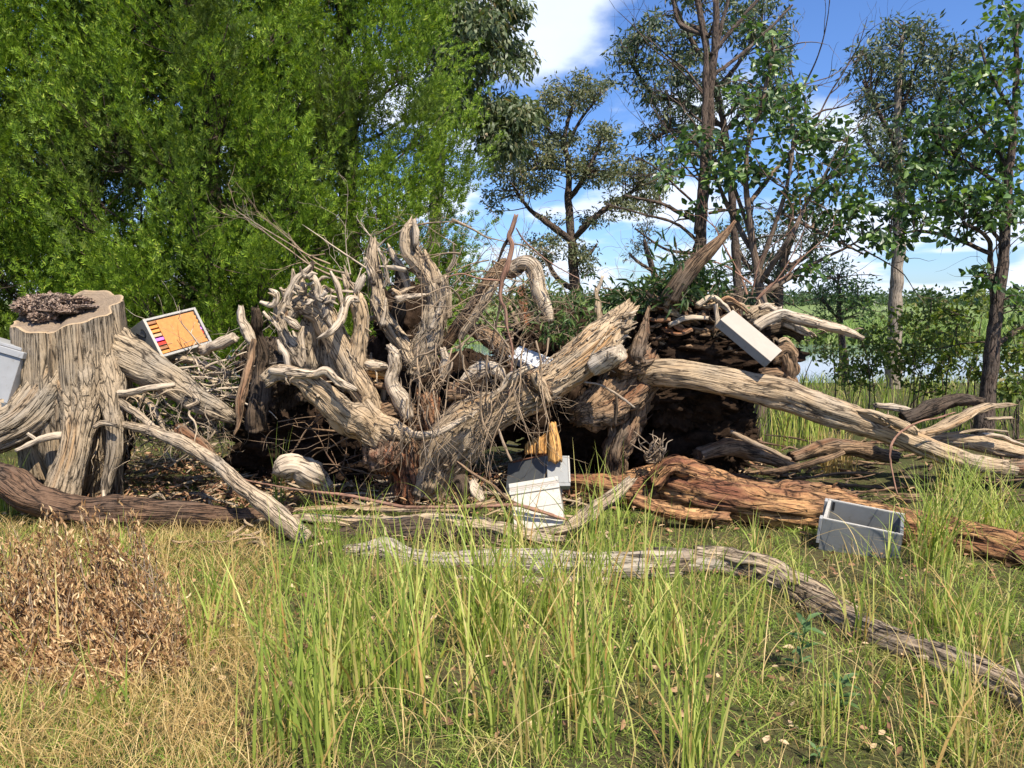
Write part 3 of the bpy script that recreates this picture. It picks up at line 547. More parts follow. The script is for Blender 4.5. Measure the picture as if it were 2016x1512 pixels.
gum('broadleaf_tree', 'dense large leaved tree at the right edge of the picture', 'tree', 8.2,
    [(1940, 820, 16), (1952, 700, 14), (1962, 600, 12), (1975, 500, 10), (1982, 400, 8), (1990, 300, 7), (2000, 180, 5), (2000, 60, 4)],
    [[(1958, 620, 7), (1950, 520, 5), (1945, 470, 4), (1900, 440, 3)], [(1985, 380, 5), (1920, 330, 4), (1850, 290, 3)], [(1985, 330, 4), (1930, 250, 3), (1890, 200, 2)], [(1950, 500, 4), (1880, 470, 4), (1800, 455, 3), (1740, 480, 2)],
     [(1975, 480, 4), (1900, 400, 3), (1830, 400, 2)], [(1948, 690, 6), (1990, 660, 6), (2040, 630, 5)], [(1995, 220, 4), (1950, 150, 3), (1930, 90, 2)]],
    [(1990, 35, 34, 40), (1950, 70, 26, 26), (2005, 115, 30, 40), (1935, 155, 38, 40), (1890, 212, 44, 36), (1965, 220, 50, 46), (1850, 262, 46, 34), (1930, 295, 60, 40), (2005, 300, 40, 46), (1820, 230, 34, 30),
     (1895, 385, 60, 36), (1960, 400, 50, 36), (1830, 405, 46, 32), (1785, 420, 34, 26), (1725, 450, 36, 26), (1865, 455, 54, 22), (2000, 450, 24, 34), (1750, 482, 40, 16), (1945, 560, 34, 24), (2010, 600, 24, 30), (1855, 345, 60, 30), (1820, 330, 40, 30)],
    'broad', 'bark', 165, 30, .15, .10, .3, shape=LEAF, bare=12, wl=1.1)
# --- shrubs in front of the water
def shrub(label, blobs, Y, mat_='bush', n_cl=80, n_leaf=45, leaf=.07, stems=6, cl_r=.16, shape=LEAF, name='shrub', cat='shrub', group=None, wl=1.0, smat='bark', dens=1.0):
    x0 = np.mean([b[0] for b in blobs]); bp_ = P(x0, 600, Y); base = np.array([bp_[0], Y, float(gz(bp_[0], Y))])
    root = thing(name, base, label, cat, group); cen, lp, k, off = blob_pts(blobs, Y, n_cl, n_leaf, cl_r)
    tp = []
    st = [base+np.array([rng.uniform(-.35, .35), rng.uniform(-.2, .2), -.05]) for _ in range(stems)]
    for ci, c in enumerate(cen):
        if ci > 3 and rng.random() < .94:
            j = int(np.argmin(np.linalg.norm(cen[:ci]-c, axis=1))); tp.append([[*cen[j], .006], [*((cen[j]+c)/2-[0, 0, .04]), .005], [*c, .003]]); continue
        s0 = st[int(np.argmin([abs(q[0]-c[0]) for q in st]))]; m_ = s0*.45+c*.55+rng.normal(0, .08, 3); tp.append([[*s0, .011], [*m_, .007], [*c, .003]])
        for _ in range(2): tp.append([[*c, .004], [*(c+rng.normal(0, cl_r, 3)), .0015]])
    Vt, Ft, gt = tubes(tp, 4, .12); mk('stems', Vt, Ft, M[smat], root, gt, kind='stuff')
    n = len(lp); d = rng.normal(0, .7, (n, 3)); d[:, 2] -= .35
    V, Fq = scatter(shape[0]*np.array([wl, 1, 1]), shape[1], lp, basis(d, rng.normal(0, 1, (n, 3))+np.array([0, -.3, .6])), rng.uniform(.55, 1.2, n)*leaf)
    mk('foliage', V, Fq, M[mat_], root, smooth=False); return root
shrub('dark leafy shrub in front of the water below the pale gum trunk', [(1745, 660, 40, 24), (1800, 630, 44, 34), (1700, 670, 34, 30), (1760, 700, 50, 34), (1830, 690, 50, 40), (1690, 730, 40, 24), (1820, 750, 60, 24)], 9.6, n_cl=62, n_leaf=44, leaf=.08)
shrub('dark leafy shrub left of the right edge tree', [(1850, 612, 40, 26), (1905, 660, 46, 36), (1870, 660, 46, 40), (1900, 720, 50, 40), (1930, 590, 30, 24), (1880, 770, 50, 20)], 9.2, n_cl=50, n_leaf=44, leaf=.08)
shrub('shrub with round leaves under the right edge tree', [(1975, 690, 40, 46), (2010, 660, 30, 40), (1990, 750, 46, 34), (2030, 720, 30, 40)], 8.6, n_cl=40, n_leaf=36, leaf=.085)
shrub('thin weeping shrub hanging over the near bank of the water', [(1650, 700, 46, 14), (1610, 690, 30, 10), (1680, 740, 40, 20), (1640, 655, 40, 16), (1600, 668, 30, 8)], 10, n_cl=34, n_leaf=30, leaf=.07)
gum('dead_sapling', 'small crooked sapling with a tuft of leaves right of the middle gum tree', 'sapling', 14,
    [(1292, 600, 6), (1288, 540, 6), (1275, 500, 5), (1268, 470, 3)], [[(1288, 535, 4), (1255, 515, 3), (1240, 500, 2)]], [(1270, 450, 12, 16), (1262, 482, 16, 12), (1240, 500, 8, 6)], 'eucolive', 'bark', 16, 40, .12, .1, .2)

# ================================================================== CONIFERS (left)
sprV = []; sprF = []
def _spray():
    v = []; f = []
    def tri(a, b, w):
        a = np.array(a); b = np.array(b); d = b-a; p_ = np.array([-d[1], d[0], 0]); p_ = p_/(np.linalg.norm(p_)+1e-9)*w
        i = len(v); v.extend([a+p_, a-p_, b]); f.append([i, i+1, i+2])
    tri((0, 0, 0), (0, 1, 0), .035)
    for k in range(2):
        t = .12+k*.36; s = (1-t)*.42+.14
        tri((0, t, 0), (s*.8, t+s*.85, .07), .085); tri((0, t+.1, 0), (-s*.8, t+.1+s*.85, -.06), .085)
    return np.array(v), np.array(f)
SPR = _spray()
def conifer(label, x, y, h, rad, n_pl, seed, sprigs=92, top=0., vis=None, lean=0.):
    global rng
    sv_ = rng; rng = np.random.default_rng(seed)
    z0 = float(gz(x, y)); root = thing('conifer_tree', (x, y, z0), label, 'tree', 'conifers in a row behind the heap')
    part('trunk', [[x, y, z0-.1, .16], [x+.05, y, z0+h*.3, .13], [x+lean*.5, y+.05, z0+h*.6, .09], [x+lean, y, z0+h*.97, .02]], 'bark', root, flute=.1, sides=14, step=.12)
    pos = []; dirs = []; br = []; scl = []
    nb_ = int(n_pl*.155)
    for i in range(nb_):
        t = ((i+rng.random())/nb_)**.9*.72; z = z0+.35+t*(h-.3); R0 = rad*((1-t)**.62)*(.85+.3*rng.random())*(.75+.35*min(1, t*6)); a = i*2.39996+rng.normal(0, .25)
        if math.sin(a) > .5 and rng.random() < .55: continue
        if z > 6.3 and rng.random() < .7: continue
        o = np.array([math.cos(a), math.sin(a), 0]); lx = lean*t; stem0 = np.array([x+lx, y, z-.45*R0]); c0 = np.array([x+lx, y, z])+o*R0*.74
        if c0[0] < -7.4: continue
        br.append([[*stem0, .026], [*(stem0*.5+c0*.5-np.array([0, 0, .05])), .018], [*c0, .009]])
        for b_ in range(rng.integers(13, 19)):
            off = rng.normal(0, 1, 3)*np.array([.23, .23, .24]); p0 = c0+off+o*.10*abs(off[2])-o*max(0, off[2])*.25
            ln = rng.uniform(.4, .85); ax = o*rng.uniform(.15, .75)+np.array([0, 0, rng.uniform(.7, 1.2)])+off*.6+rng.normal(0, .10, 3); ax /= np.linalg.norm(ax)
            if rng.random() < .5: br.append([[*(c0*.8+stem0*.2), .009], [*(c0*.5+p0*.5), .006], [*(p0+ax*ln*.5), .003]])
            m = int(sprigs*.95*ln*rng.uniform(.8, 1.2)); tt = rng.random(m)**.85
            u = rng.normal(0, 1, (m, 3)); u -= (u@ax)[:, None]*ax; u /= np.linalg.norm(u, axis=1, keepdims=True)
            wd = .15*(1-tt)**.75+.012; rr = rng.random(m)**.5
            pos.append(p0+ax*(tt*ln)[:, None]+u*(wd*rr)[:, None]); dirs.append(ax*1.0+u*(.7*rr)[:, None]+np.array([0, 0, .2])+rng.normal(0, .2, (m, 3)))
            scl.append(rng.uniform(.058, .115, m)*(1.15-.35*tt))
    for i in range(int(n_pl*.35)):      # thinner inner foliage close to the trunk
        t = rng.random()*.7; z = z0+.3+t*(h-.3); a = rng.random()*6.283; p0 = np.array([x+lean*t, y, z])+np.array([math.cos(a), math.sin(a), 0])*rad*rng.uniform(.1, .6)*(1-t)**.5
        m = int(sprigs*.45); pos.append(p0+rng.normal(0, .16, (m, 3))); dirs.append(rng.normal(0, .6, (m, 3))+np.array([0, 0, .8])); scl.append(rng.uniform(.07, .13, m))
    pos = np.vstack(pos); dirs = np.vstack(dirs); scl = np.concatenate(scl)
    V, Fq = scatter(SPR[0], SPR[1], pos, basis(dirs), scl); mk('crown', V, Fq, M['conifer'], root, smooth=False)
    Vt, Ft, gt = tubes(br, 4, .2); mk('branches', Vt, Ft, M['bark'], root, gt, kind='stuff'); rng = sv_
conifer('bright green conifer at the right end of the conifer row', -2.15, 10.2, 9.5, 1.6, 680, 21)
conifer('bright green conifer behind the tallest pale roots', -3.6, 9.3, 9.5, 1.8, 660, 22)
conifer('green conifer behind the open hive box', -5.3, 9.6, 9.0, 1.75, 560, 23)
conifer('green conifer at the left edge behind the cut stump', -6.6, 8.7, 8.0, 1.65, 500, 24)
conifer('darker conifer standing further back in the row', -4.7, 11.6, 10, 1.7, 260, 25, 90)

# ================================================================== WOOD: THE CUT STUMP (left)
st_base = G(150, 960)
stump = thing('cut_stump', st_base, 'big sawn tree stump with flaring roots and rotten hollow top at the left', 'stump')
def stump_geo():
    n = 96; K = 60; th = np.linspace(0, 2*np.pi, n, endpoint=False); c = P(140, 700, 6.12); cx0, cy0 = c[0], c[1]
    top = P(135, 612, 6.05); Rt = R_(93, 6.05)
    ztf = lambda t_: top[2]+.155*np.sin(t_)+.03*np.cos(t_)+.012*np.sin(5*t_)+.008*np.sin(11*t_+1)
    lobes = [(-1.62, .14, .26), (-1.02, .05, .16), (-2.65, .22, .45), (.05, .14, .4), (1.5, .2, .35), (2.4, .3, .5)]
    V = []; g = []
    for k in range(K+1):
        q = k/K; z = ztf(th)*(1-q)+(-.12)*q; low = np.clip((1.15-z)/1.15, 0, 1.3)
        r = Rt*(1+.04*np.sin(th*2+1)) + .05*q
        fl = np.zeros(n)
        for a, amp, w in lobes:
            d = np.angle(np.exp(1j*(th-a))); fl += amp*np.exp(-(d/w)**2)
        r = r + fl*low**1.7 - .30*np.clip(low-.3, 0, 1)**.9 - .35*np.clip(low-.62, 0, 1)*(1-np.clip(fl*7, 0, 1))
        nz = fbm(np.stack([np.cos(th)*5, np.sin(th)*5, z*.9], -1), 4, 3)-.5; nr = 1-np.abs(noise(np.stack([np.cos(th)*11, np.sin(th)*11, z*1.6], -1), 6)*2-1)
        nb = fbm(np.stack([np.cos(th)*6, np.sin(th)*6, z*7], -1), 3, 8)-.5
        r = r*(1+.13*nz+.05*(nr-.5)+.07*nb)
        r -= .05*np.clip((noise(np.stack([np.cos(th)*9, np.sin(th)*9, z*1.2], -1), 16)-.7)*5, 0, 1)
        V.append(np.stack([cx0+np.cos(th)*r, cy0+np.sin(th)*r, z], -1)); g.append(np.stack([np.cos(th)*.45, np.sin(th)*.45, z], -1))
    V = np.array(V); idx = np.arange((K+1)*n).reshape(K+1, n); a = idx[:-1]; b = idx[1:]
    Fq = np.stack([b, np.roll(b, -1, 1), np.roll(a, -1, 1), a], -1).reshape(-1, 4)
    return V, Fq, np.array(g), (cx0, cy0)
Vs_, Fs_, gs_, (scx, scy) = stump_geo()
M['stumpw'] = wood('grey_fissured_stump_wood', (.48, .37, .25), (.26, .195, .13), (.025, .018, .012), grey=(.30, .26, .21), red=(.36, .22, .11), redamt=.2, crack=.35, bump=1., greyamt=.6)
mk('trunk', Vs_.reshape(-1, 3), Fs_, M['stumpw'], stump, gs_.reshape(-1, 3))
# sawn top: rings inward with relief, hollow at the rear left
rim = Vs_[0]; n = len(rim); cen = np.array([rim[:, 0].mean(), rim[:, 1].mean(), rim[:, 2].mean()]); tv = []; tg = []
KK = 26
for k in range(KK+1):
    q = 1-k/KK; ring = cen+(rim-cen)*max(q, .001); hx = (ring[:, 0]-(cen[0]-.12))/.24; hy = (ring[:, 1]-(cen[1]+.02))/.22
    hol = np.exp(-(hx**2+hy**2)*1.8); nz = fbm(ring*9, 4, 4)-.5
    ring = ring.copy(); ring[:, 2] += (-.09*hol + nz*(.02+.10*hol))*min(1, k/2) + .006*math.sin(k*2.2)*(k > 0); tv.append(ring); tg.append(np.stack([np.full(n, q)+.0*nz, hol, nz], -1))
tv = np.array(tv); idx = np.arange((KK+1)*n).reshape(KK+1, n); a = idx[:-1]; b = idx[1:]
mk('sawn_top', tv.reshape(-1, 3)+[0, 0, .001], np.stack([a, np.roll(a, -1, 1), np.roll(b, -1, 1), b], -1).reshape(-1, 4), M['rings'], stump, np.array(tg).reshape(-1, 3))
def lump(center, rad, sd_, nu=90, nv=60, amp=.35, fr=4., sq=1.0, squash=(1, 1, 1)):
    u = np.linspace(0, 2*np.pi, nu, endpoint=False); v = np.linspace(.02, np.pi-.02, nv); Uu, Vv = np.meshgrid(u, v)
    d = np.stack([np.cos(Uu)*np.sin(Vv), np.sin(Uu)*np.sin(Vv), np.cos(Vv)], -1)
    r = 1+amp*(fbm(d*fr*.5+sd_, 4, sd_)-.5)*2+amp*.35*(1-2*np.abs(noise(d*fr*2.2+sd_, sd_+3)*2-1))+amp*.16*(1-2*np.abs(noise(d*fr*6+sd_, sd_+4)*2-1))
    X = np.asarray(center)+d*r[..., None]*np.asarray(rad)
    idx = np.arange(nu*nv).reshape(nv, nu); a = idx[:-1]; b = idx[1:]
    return X.reshape(-1, 3), np.stack([a, b, np.roll(b, -1, 1), np.roll(a, -1, 1)], -1).reshape(-1, 4), X.reshape(-1, 3)
barkm = wood('flaky_rotten_bark', (.54, .40, .31), (.30, .19, .13), (.02, .012, .01), grey=(.30, .25, .22), crack=.7, fine=.8, stretch=.6, bump=1.)
for (px_, py_, yy, rx, ry, rz, s_) in [(98, 597, 6.25, 44, 28, 16, 1), (66, 606, 6.14, 30, 24, 15, 2), (140, 592, 6.26, 34, 26, 7, 3), (84, 624, 5.97, 20, 20, 9, 4), (125, 612, 6.06, 34, 26, 5, 5), (165, 604, 6.1, 22, 16, 4, 6)]:
    c = P(px_, py_, yy); V, Fq, g = lump(c, (R_(rx, yy), R_(ry, yy)*1.4, R_(rz, yy)), s_*3, 56, 36, .5, 7.)
    mk('rotten_bark', V, Fq, barkm, stump, g*1.0, smooth=False)
fpos = []
for (px_, py_, yy, rx, rz) in [(98, 594, 6.2, 44, 12), (66, 604, 6.1, 30, 12), (140, 594, 6.24, 30, 6), (86, 624, 5.95, 18, 8), (125, 610, 6.05, 34, 5)]:
    c = P(px_, py_, yy); u_ = rng.normal(0, 1, (260, 3)); u_ /= np.linalg.norm(u_, axis=1, keepdims=True); u_[:, 2] = np.abs(u_[:, 2]); fpos.append(c+u_*np.array([R_(rx, yy), R_(rx, yy), R_(rz, yy)])*1.06)
fpos = np.vstack(fpos); V, Fq = scatter(LEAF[0]*np.array([1.6, 1, 2.]), LEAF[1], fpos, basis(rng.normal(0, 1, fpos.shape)), rng.uniform(.015, .045, len(fpos))); mk('bark_crumbs', V, Fq, barkm, stump, V*1.0, smooth=False, kind='stuff')
# roots of the stump
for pts, mt, kw in [
    ([(150, 680, 6.2, 60), (125, 735, 6.05, 64), (90, 783, 5.92, 50), (40, 828, 5.8, 46), (-40, 862, 5.7, 42)], 'stumpw', dict(flute=.14, wig=.12)),
    ([(168, 660, 6.16, 62), (168, 730, 6.04, 60), (164, 790, 5.92, 46), (156, 840, 5.80, 32), (144, 890, 5.72, 29), (126, 945, 5.66, 34), (114, 985, 5.62, 38)], 'stumpw', dict(flute=.13, wig=.12)),
    ([(205, 700, 6.12, 40), (218, 765, 5.98, 28), (226, 830, 5.85, 16), (224, 890, 5.80, 14), (212, 935, 5.78, 11), (205, 972, 5.75, 8)], 'stumpw', dict(flute=.15, wig=.12)),
    ([(175, 640, 6.3, 44), (218, 678, 6.2, 42), (270, 712, 6.13, 35), (335, 748, 6.1, 30), (390, 787, 6.08, 24), (430, 808, 6.05, 19), (455, 822, 6.05, 9)], 'stumpw', dict(flute=.14, wig=.12, jag=(0, .08))),
    ([(60, 800, 6.05, 30), (85, 850, 6.1, 24), (70, 900, 6.1, 16)], 'brown', dict(flute=.2)),
    ([(225, 775, 5.92, 7), (262, 772, 5.88, 7), (300, 763, 5.85, 6), (345, 757, 5.9, 5)], 'bone', {}),
    ([(128, 856, 5.72, 8), (100, 860, 5.68, 7), (72, 868, 5.66, 6), (30, 888, 5.62, 4)], 'bone', {}),
    ([(74, 868, 5.66, 4), (54, 852, 5.64, 3)], 'bone', {}),
    ([(236, 790, 5.9, 8), (275, 818, 5.8, 7), (310, 848, 5.75, 5), (340, 870, 5.7, 3)], 'silver', {}),
    ([(260, 775, 6.1, 6), (300, 800, 6.0, 6), (325, 850, 5.95, 4)], 'silver', {}),
    ([(185, 840, 5.72, 5), (205, 832, 5.72, 5), (228, 838, 5.70, 4)], 'silver', {}),
    ([(160, 985, 5.7, 5), (200, 990, 5.66, 5), (205, 965, 5.7, 4)], 'bone', {}),
    ([(375, 765, 6.05, 7), (390, 790, 5.95, 5), (365, 800, 5.9, 3)], 'silver', {})]:
    part('root', PX(pts), mt, stump, **kw)
V, Fq, g = lump(P(180, 880, 6.35), (.28, .2, .30), 77, 70, 50, .4, 8.); mk('soil_shade_mass', V, Fq, M['soil'], stump)  # dark mass added inside so the cavities between roots look shaded
tp = []
for i in range(75):
    sx, sy = random.uniform(245, 430), random.uniform(760, 850); yy = random.uniform(5.9, 6.35); a = P(sx, sy, yy)
    d = np.array([random.uniform(-.5, .8), random.uniform(-.4, .3), random.uniform(-1, .1)]); branch(a, d, random.uniform(.15, .5), random.uniform(.004, .013), 1, tp, .35, 3, .05)
for i in range(25):
    a = P(random.uniform(180, 215), random.uniform(830, 880), 6.0); branch(a, (random.uniform(-.3, .3), -.2, -1), random.uniform(.15, .4), random.uniform(.004, .01), 1, tp, .3, 3)
V, Fq, g = tubes(tp, 5, .03); mk('root_tangle', V, Fq, M['silver'], stump, g, kind='stuff')
log_thing('fallen_branch', PX([(232, 832, 5.9, 7), (298, 849, 5.72, 10), (364, 876, 5.5, 13), (430, 915, 5.3, 14), (496, 972, 5.05, 16), (550, 1020, 4.95, 18), (604, 1065, 4.85, 17)]), 'silver',
          'smooth grey fallen branch slanting down from the cut stump to the right', 'branch', flute=.10, lump=.12, jag=(.03, .05), step=.02)
log_thing('fallen_branch', PX([(360, 850, 6.0, 16), (395, 875, 5.8, 14), (420, 905, 5.6, 10), (440, 925, 5.5, 5)]), 'brown', 'short brown branch above the slanting grey one', 'branch', flute=.15)
log_thing('dark_log', PX([(-60, 925, 5.6, 28), (20, 950, 5.5, 30), (70, 985, 5.42, 30), (150, 1004, 5.36, 28), (260, 1008, 5.3, 26), (370, 1012, 5.28, 24), (480, 1020, 5.25, 20), (560, 1012, 5.3, 16)]), 'dbrown',
          'dark brown log with shade in its colour lying in front of the cut stump', 'log', flute=.2, lump=.15, jag=(.05, .1))
# brushwood beneath the open hive box
tp = []
for i in range(60):
    a = P(random.uniform(330, 450), random.uniform(690, 790), random.uniform(6.3, 7.2)); d = np.array([random.uniform(-1, 1), random.uniform(-.6, .6), random.uniform(-.15, .35)])
    branch(a, d, random.uniform(.3, .8), random.uniform(.005, .014), 1, tp, .16, 3)
V, Fq, g = tubes(tp, 5, .04); tag(mk('brushwood', V, Fq, M['bone'], None, g), 'pile of pale dry brushwood beneath the open hive box', 'brushwood', kind='stuff')
log_thing('broken_stick', PX([(398, 690, 6.55, 9), (425, 680, 6.45, 10), (455, 668, 6.4, 9)]), 'bone', 'broken pale stick poking out right below the open hive box', 'stick', flute=.15, jag=(.02, .08))
log_thing('broken_stick', PX([(300, 720, 6.7, 10), (350, 706, 6.6, 9), (395, 716, 6.6, 7), (450, 735, 6.6, 5)]), 'silver', 'long grey stick lying under the open hive box', 'stick', flute=.15)

# ================================================================== THE UPTURNED ROOT HEAP (middle)
heap = thing('upturned_root_stump', P(760, 960, 6.0)*np.array([1, 1, 0]), 'huge upturned stump with pale antler like roots in the middle of the heap', 'stump')
FIB = {}
def fibres(parent, pw, mt, k):
    C = spline(np.asarray(pw, float), .03); r = C[:, 3]; C3_ = C[:, :3]; T, U, Vv = frames(C3_); n = len(C); rm = r.mean()
    if n < 6 or rm < .012: return
    L_ = FIB.setdefault((parent.name, 'silver' if mt in ('bone', 'tan') else mt), (parent, []))[1]; fl = k.get('flat', 1.0)
    m = int(n*.03*rm*2*math.pi*95)+2
    for _ in range(m):
        a = random.uniform(0, 6.283); l = random.randint(3, 12); i0 = random.randint(0, max(0, n-3)); i1 = min(n-1, i0+l); pts = []
        lift = random.choice([0, 0, random.uniform(.2, 1.0)])
        for j, i in enumerate(range(i0, i1+1)):
            a += random.uniform(-.10, .10); q = j/max(1, i1-i0); h = 1.0+.10*random.random()+lift*max(0, q-.5)*1.2
            pts.append([*(C3_[i]+(U[i]*math.cos(a)+Vv[i]*math.sin(a)*fl)*r[i]*h), random.uniform(.0025, .0075)*(1.2-q)])
        if len(pts) > 2: L_.append(pts)
    for _ in range(int(n*.03*4.5)):       # short splintered spurs
        i = random.randint(1, n-2); a = random.uniform(0, 6.283); o = U[i]*math.cos(a)+Vv[i]*math.sin(a)*fl; p0 = C3_[i]+o*r[i]*.8; d = o*.8+T[i]*random.uniform(-1, 1); l = random.uniform(.03, .12)
        w0 = random.uniform(.006, min(.02, .01+r[i]*.15)); L_.append([[*p0, w0], [*(p0+d*l*.5+rng.normal(0, .01, 3)), w0*.7], [*(p0+d*l+rng.normal(0, .015, 3)), w0*.25]])
def rt(crop, pts, mt, Y=6.1, parent=heap, name='root', **kw):
    pts = [(p[0], p[1], p[3] if len(p) > 3 else Y, p[2]) for p in pts]
    if name == 'root' and mt in ('bone', 'silver') and parent is heap:
        pts[0] = pts[0][:3]+(pts[0][3]*.62,) if pts[0][3] < pts[1][3] else pts[0]; pts[-1] = pts[-1][:3]+(pts[-1][3]*.62,)
    k = dict(flute=.17, lump=.16, jag='auto'); k.update(kw); pw_ = crop(pts)
    if kw.get('sides') is None: fibres(parent, pw_, mt, k)
    return part(name, pw_, mt, parent, **k)
rt(C2, [(500, 600, 35), (560, 600, 62), (650, 660, 70), (710, 760, 64), (770, 880, 66), (830, 990, 70), (890, 1100, 66), (940, 1210, 50)], 'tan', 5.85, twist=.3)
rt(C2, [(590, 640, 50), (585, 740, 66), (590, 840, 62), (600, 940, 56), (590, 1020, 40)], 'silver', 5.95, flute=.22)
rt(C2, [(690, 820, 50), (710, 920, 56), (740, 1020, 50), (790, 1100, 40)], 'silver', 5.92, flute=.22)
rt(C2, [(330, 1050, 38, 5.35), (400, 1010, 46, 5.35), (520, 1040, 50, 5.35), (620, 1110, 62, 5.4), (710, 1190, 74, 5.45), (800, 1270, 82, 5.55), (910, 1350, 86, 5.65), (1040, 1440, 84, 5.8), (1160, 1500, 80, 6.)], 'tan', twist=.5, jag=(.05, 0), flute=.24)
rt(C2, [(350, 1000, 26), (470, 1010, 30), (600, 1020, 26), (670, 1000, 24), (740, 1060, 26), (840, 1110, 20)], 'bone', 5.3, flute=.2)
rt(C2, [(618, 808, 9, 5.5), (680, 780, 18, 5.5), (735, 730, 22, 5.55), (770, 670, 22, 5.6), (785, 610, 22, 5.65), (810, 575, 26, 5.7), (850, 575, 32, 5.75)], 'bone', flute=.08, lump=.08)
rt(C2, [(855, 575, 34), (875, 640, 44), (880, 740, 40), (860, 840, 48), (850, 940, 56), (840, 1010, 50)], 'tan', 5.85, flute=.2)
rt(C2, [(838, 545, 20), (862, 500, 22), (885, 450, 20), (900, 430, 14)], 'bone', 5.85, jag=(0, .015))
rt(C2, [(955, 255, 22), (950, 330, 34), (960, 420, 40), (975, 530, 40), (990, 620, 46), (1030, 710, 48), (1080, 780, 46), (1140, 860, 44), (1190, 960, 44), (1210, 1060, 40)], 'silver', 6.15, jag=(.12, 0), flute=.26)
rt(C2, [(905, 335, 12), (935, 400, 24), (960, 480, 26)], 'bone', 6.1, jag=(.03, 0))
rt(C2, [(985, 270, 12), (1020, 350, 14), (1030, 430, 12), (1050, 480, 8)], 'bone', 6.1)
rt(C2, [(1052, 265, 12), (1075, 320, 18), (1110, 370, 20), (1140, 440, 22), (1160, 520, 20)], 'bone', 6.25, jag=(.04, 0), flute=.25)
rt(C2, [(1185, 120, 28), (1170, 190, 42), (1180, 280, 50), (1225, 350, 54), (1280, 430, 60), (1310, 520, 62), (1315, 640, 64), (1290, 780, 72), (1240, 900, 76), (1210, 1030, 80)], 'silver', 6.15, jag=(.07, 0), flute=.2)
rt(C2, [(1200, 120, 16), (1205, 180, 20), (1200, 250, 22)], 'bone', 6.05, jag=(.05, 0))
rt(C2, [(1258, 290, 10), (1285, 340, 15), (1310, 400, 22), (1330, 480, 22)], 'tan', 6.1, jag=(.03, 0))
rt(C2, [(1110, 420, 30), (1110, 540, 34), (1100, 640, 36), (1080, 740, 34)], 'dark', 6.4)
rt(C2, [(1380, 440, 22), (1390, 560, 26), (1400, 680, 30)], 'silver', 6.5)
# antlers on the left
rt(C2, [(575, 375, 14), (545, 410, 18), (500, 450, 20), (460, 520, 22), (430, 590, 24), (385, 660, 24), (360, 690, 14)], 'bone', 5.7, flute=.12)
rt(C2, [(575, 390, 10), (600, 450, 20), (620, 530, 24), (650, 620, 22), (690, 690, 20), (710, 740, 16)], 'bone', 5.75, flute=.2)
rt(C2, [(520, 440, 18), (530, 520, 24), (520, 600, 24), (480, 680, 22)], 'silver', 5.85)
rt(C2, [(640, 500, 16), (670, 570, 22), (690, 640, 20), (720, 700, 16)], 'bone', 5.8)
rt(C2, [(335, 515, 11), (375, 540, 20), (375, 590, 18), (345, 610, 17), (280, 590, 15)], 'bone', 5.6, flute=.06)
rt(C2, [(370, 585, 20), (390, 640, 24), (400, 720, 28), (430, 800, 34), (470, 870, 38), (520, 960, 40)], 'silver', 5.7, flute=.2)
rt(C2, [(300, 650, 10), (340, 690, 10), (370, 720, 12), (400, 760, 12)], 'bone', 5.6)
rt(C2, [(430, 680, 22), (480, 720, 26), (515, 745, 22)], 'bone', 5.6, jag=(0, .01))
rt(C2, [(535, 735, 10), (520, 800, 20), (530, 880, 20), (540, 950, 18)], 'bone', 5.75)
rt(C2, [(385, 815, 12), (405, 870, 18), (430, 900, 18), (445, 980, 14), (440, 1040, 10)], 'bone', 5.6)
rt(C2, [(700, 410, 12), (730, 470, 16), (750, 540, 17), (760, 600, 14)], 'bone', 5.85, jag=(.02, 0))
rt(C2, [(775, 430, 12), (790, 480, 15), (800, 530, 14)], 'silver', 6.0, jag=(.02, 0))
rt(C2, [(730, 520, 8), (790, 525, 9), (840, 530, 8)], 'bone', 5.9)
rt(C2, [(590, 360, 9), (580, 400, 14), (560, 430, 14)], 'dark', 5.75, jag=(.03, 0))
for i in range(26):      # small spurs of the antler cluster
    x0, y0 = random.choice([(470, 520), (540, 420), (600, 470), (650, 560), (400, 640), (690, 600), (560, 560), (450, 620)]); x0 += random.uniform(-30, 30); y0 += random.uniform(-30, 30)
    a = random.uniform(0, 6.3); l = random.uniform(30, 75); rt(C2, [(x0, y0, 12), (x0+l*.5*math.cos(a), y0+l*.5*math.sin(a), 10), (x0+l*math.cos(a+.4), y0+l*math.sin(a+.4), 5)], random.choice(['bone', 'silver']), 5.7+random.uniform(-.05, .1), sides=12, step=.012)
for i in range(46):      # snapped root ends standing out of the heap
    x0, y0 = random.choice([(random.uniform(440, 700), random.uniform(560, 900)), (random.uniform(700, 1250), random.uniform(450, 1250)), (random.uniform(1000, 1450), random.uniform(350, 900))])
    a = random.gauss(-1.5, .75); l = random.uniform(60, 190); r0 = random.uniform(9, 22); b_ = random.uniform(-.5, .5)
    rt(C2, [(x0, y0, r0), (x0+l*.5*math.cos(a), y0+l*.5*math.sin(a), r0*.85), (x0+l*math.cos(a+b_), y0+l*math.sin(a+b_), r0*.4)], random.choice(['bone', 'silver', 'silver', 'tan', 'brown']), 6.05+random.uniform(-.12, .3), flute=.25)
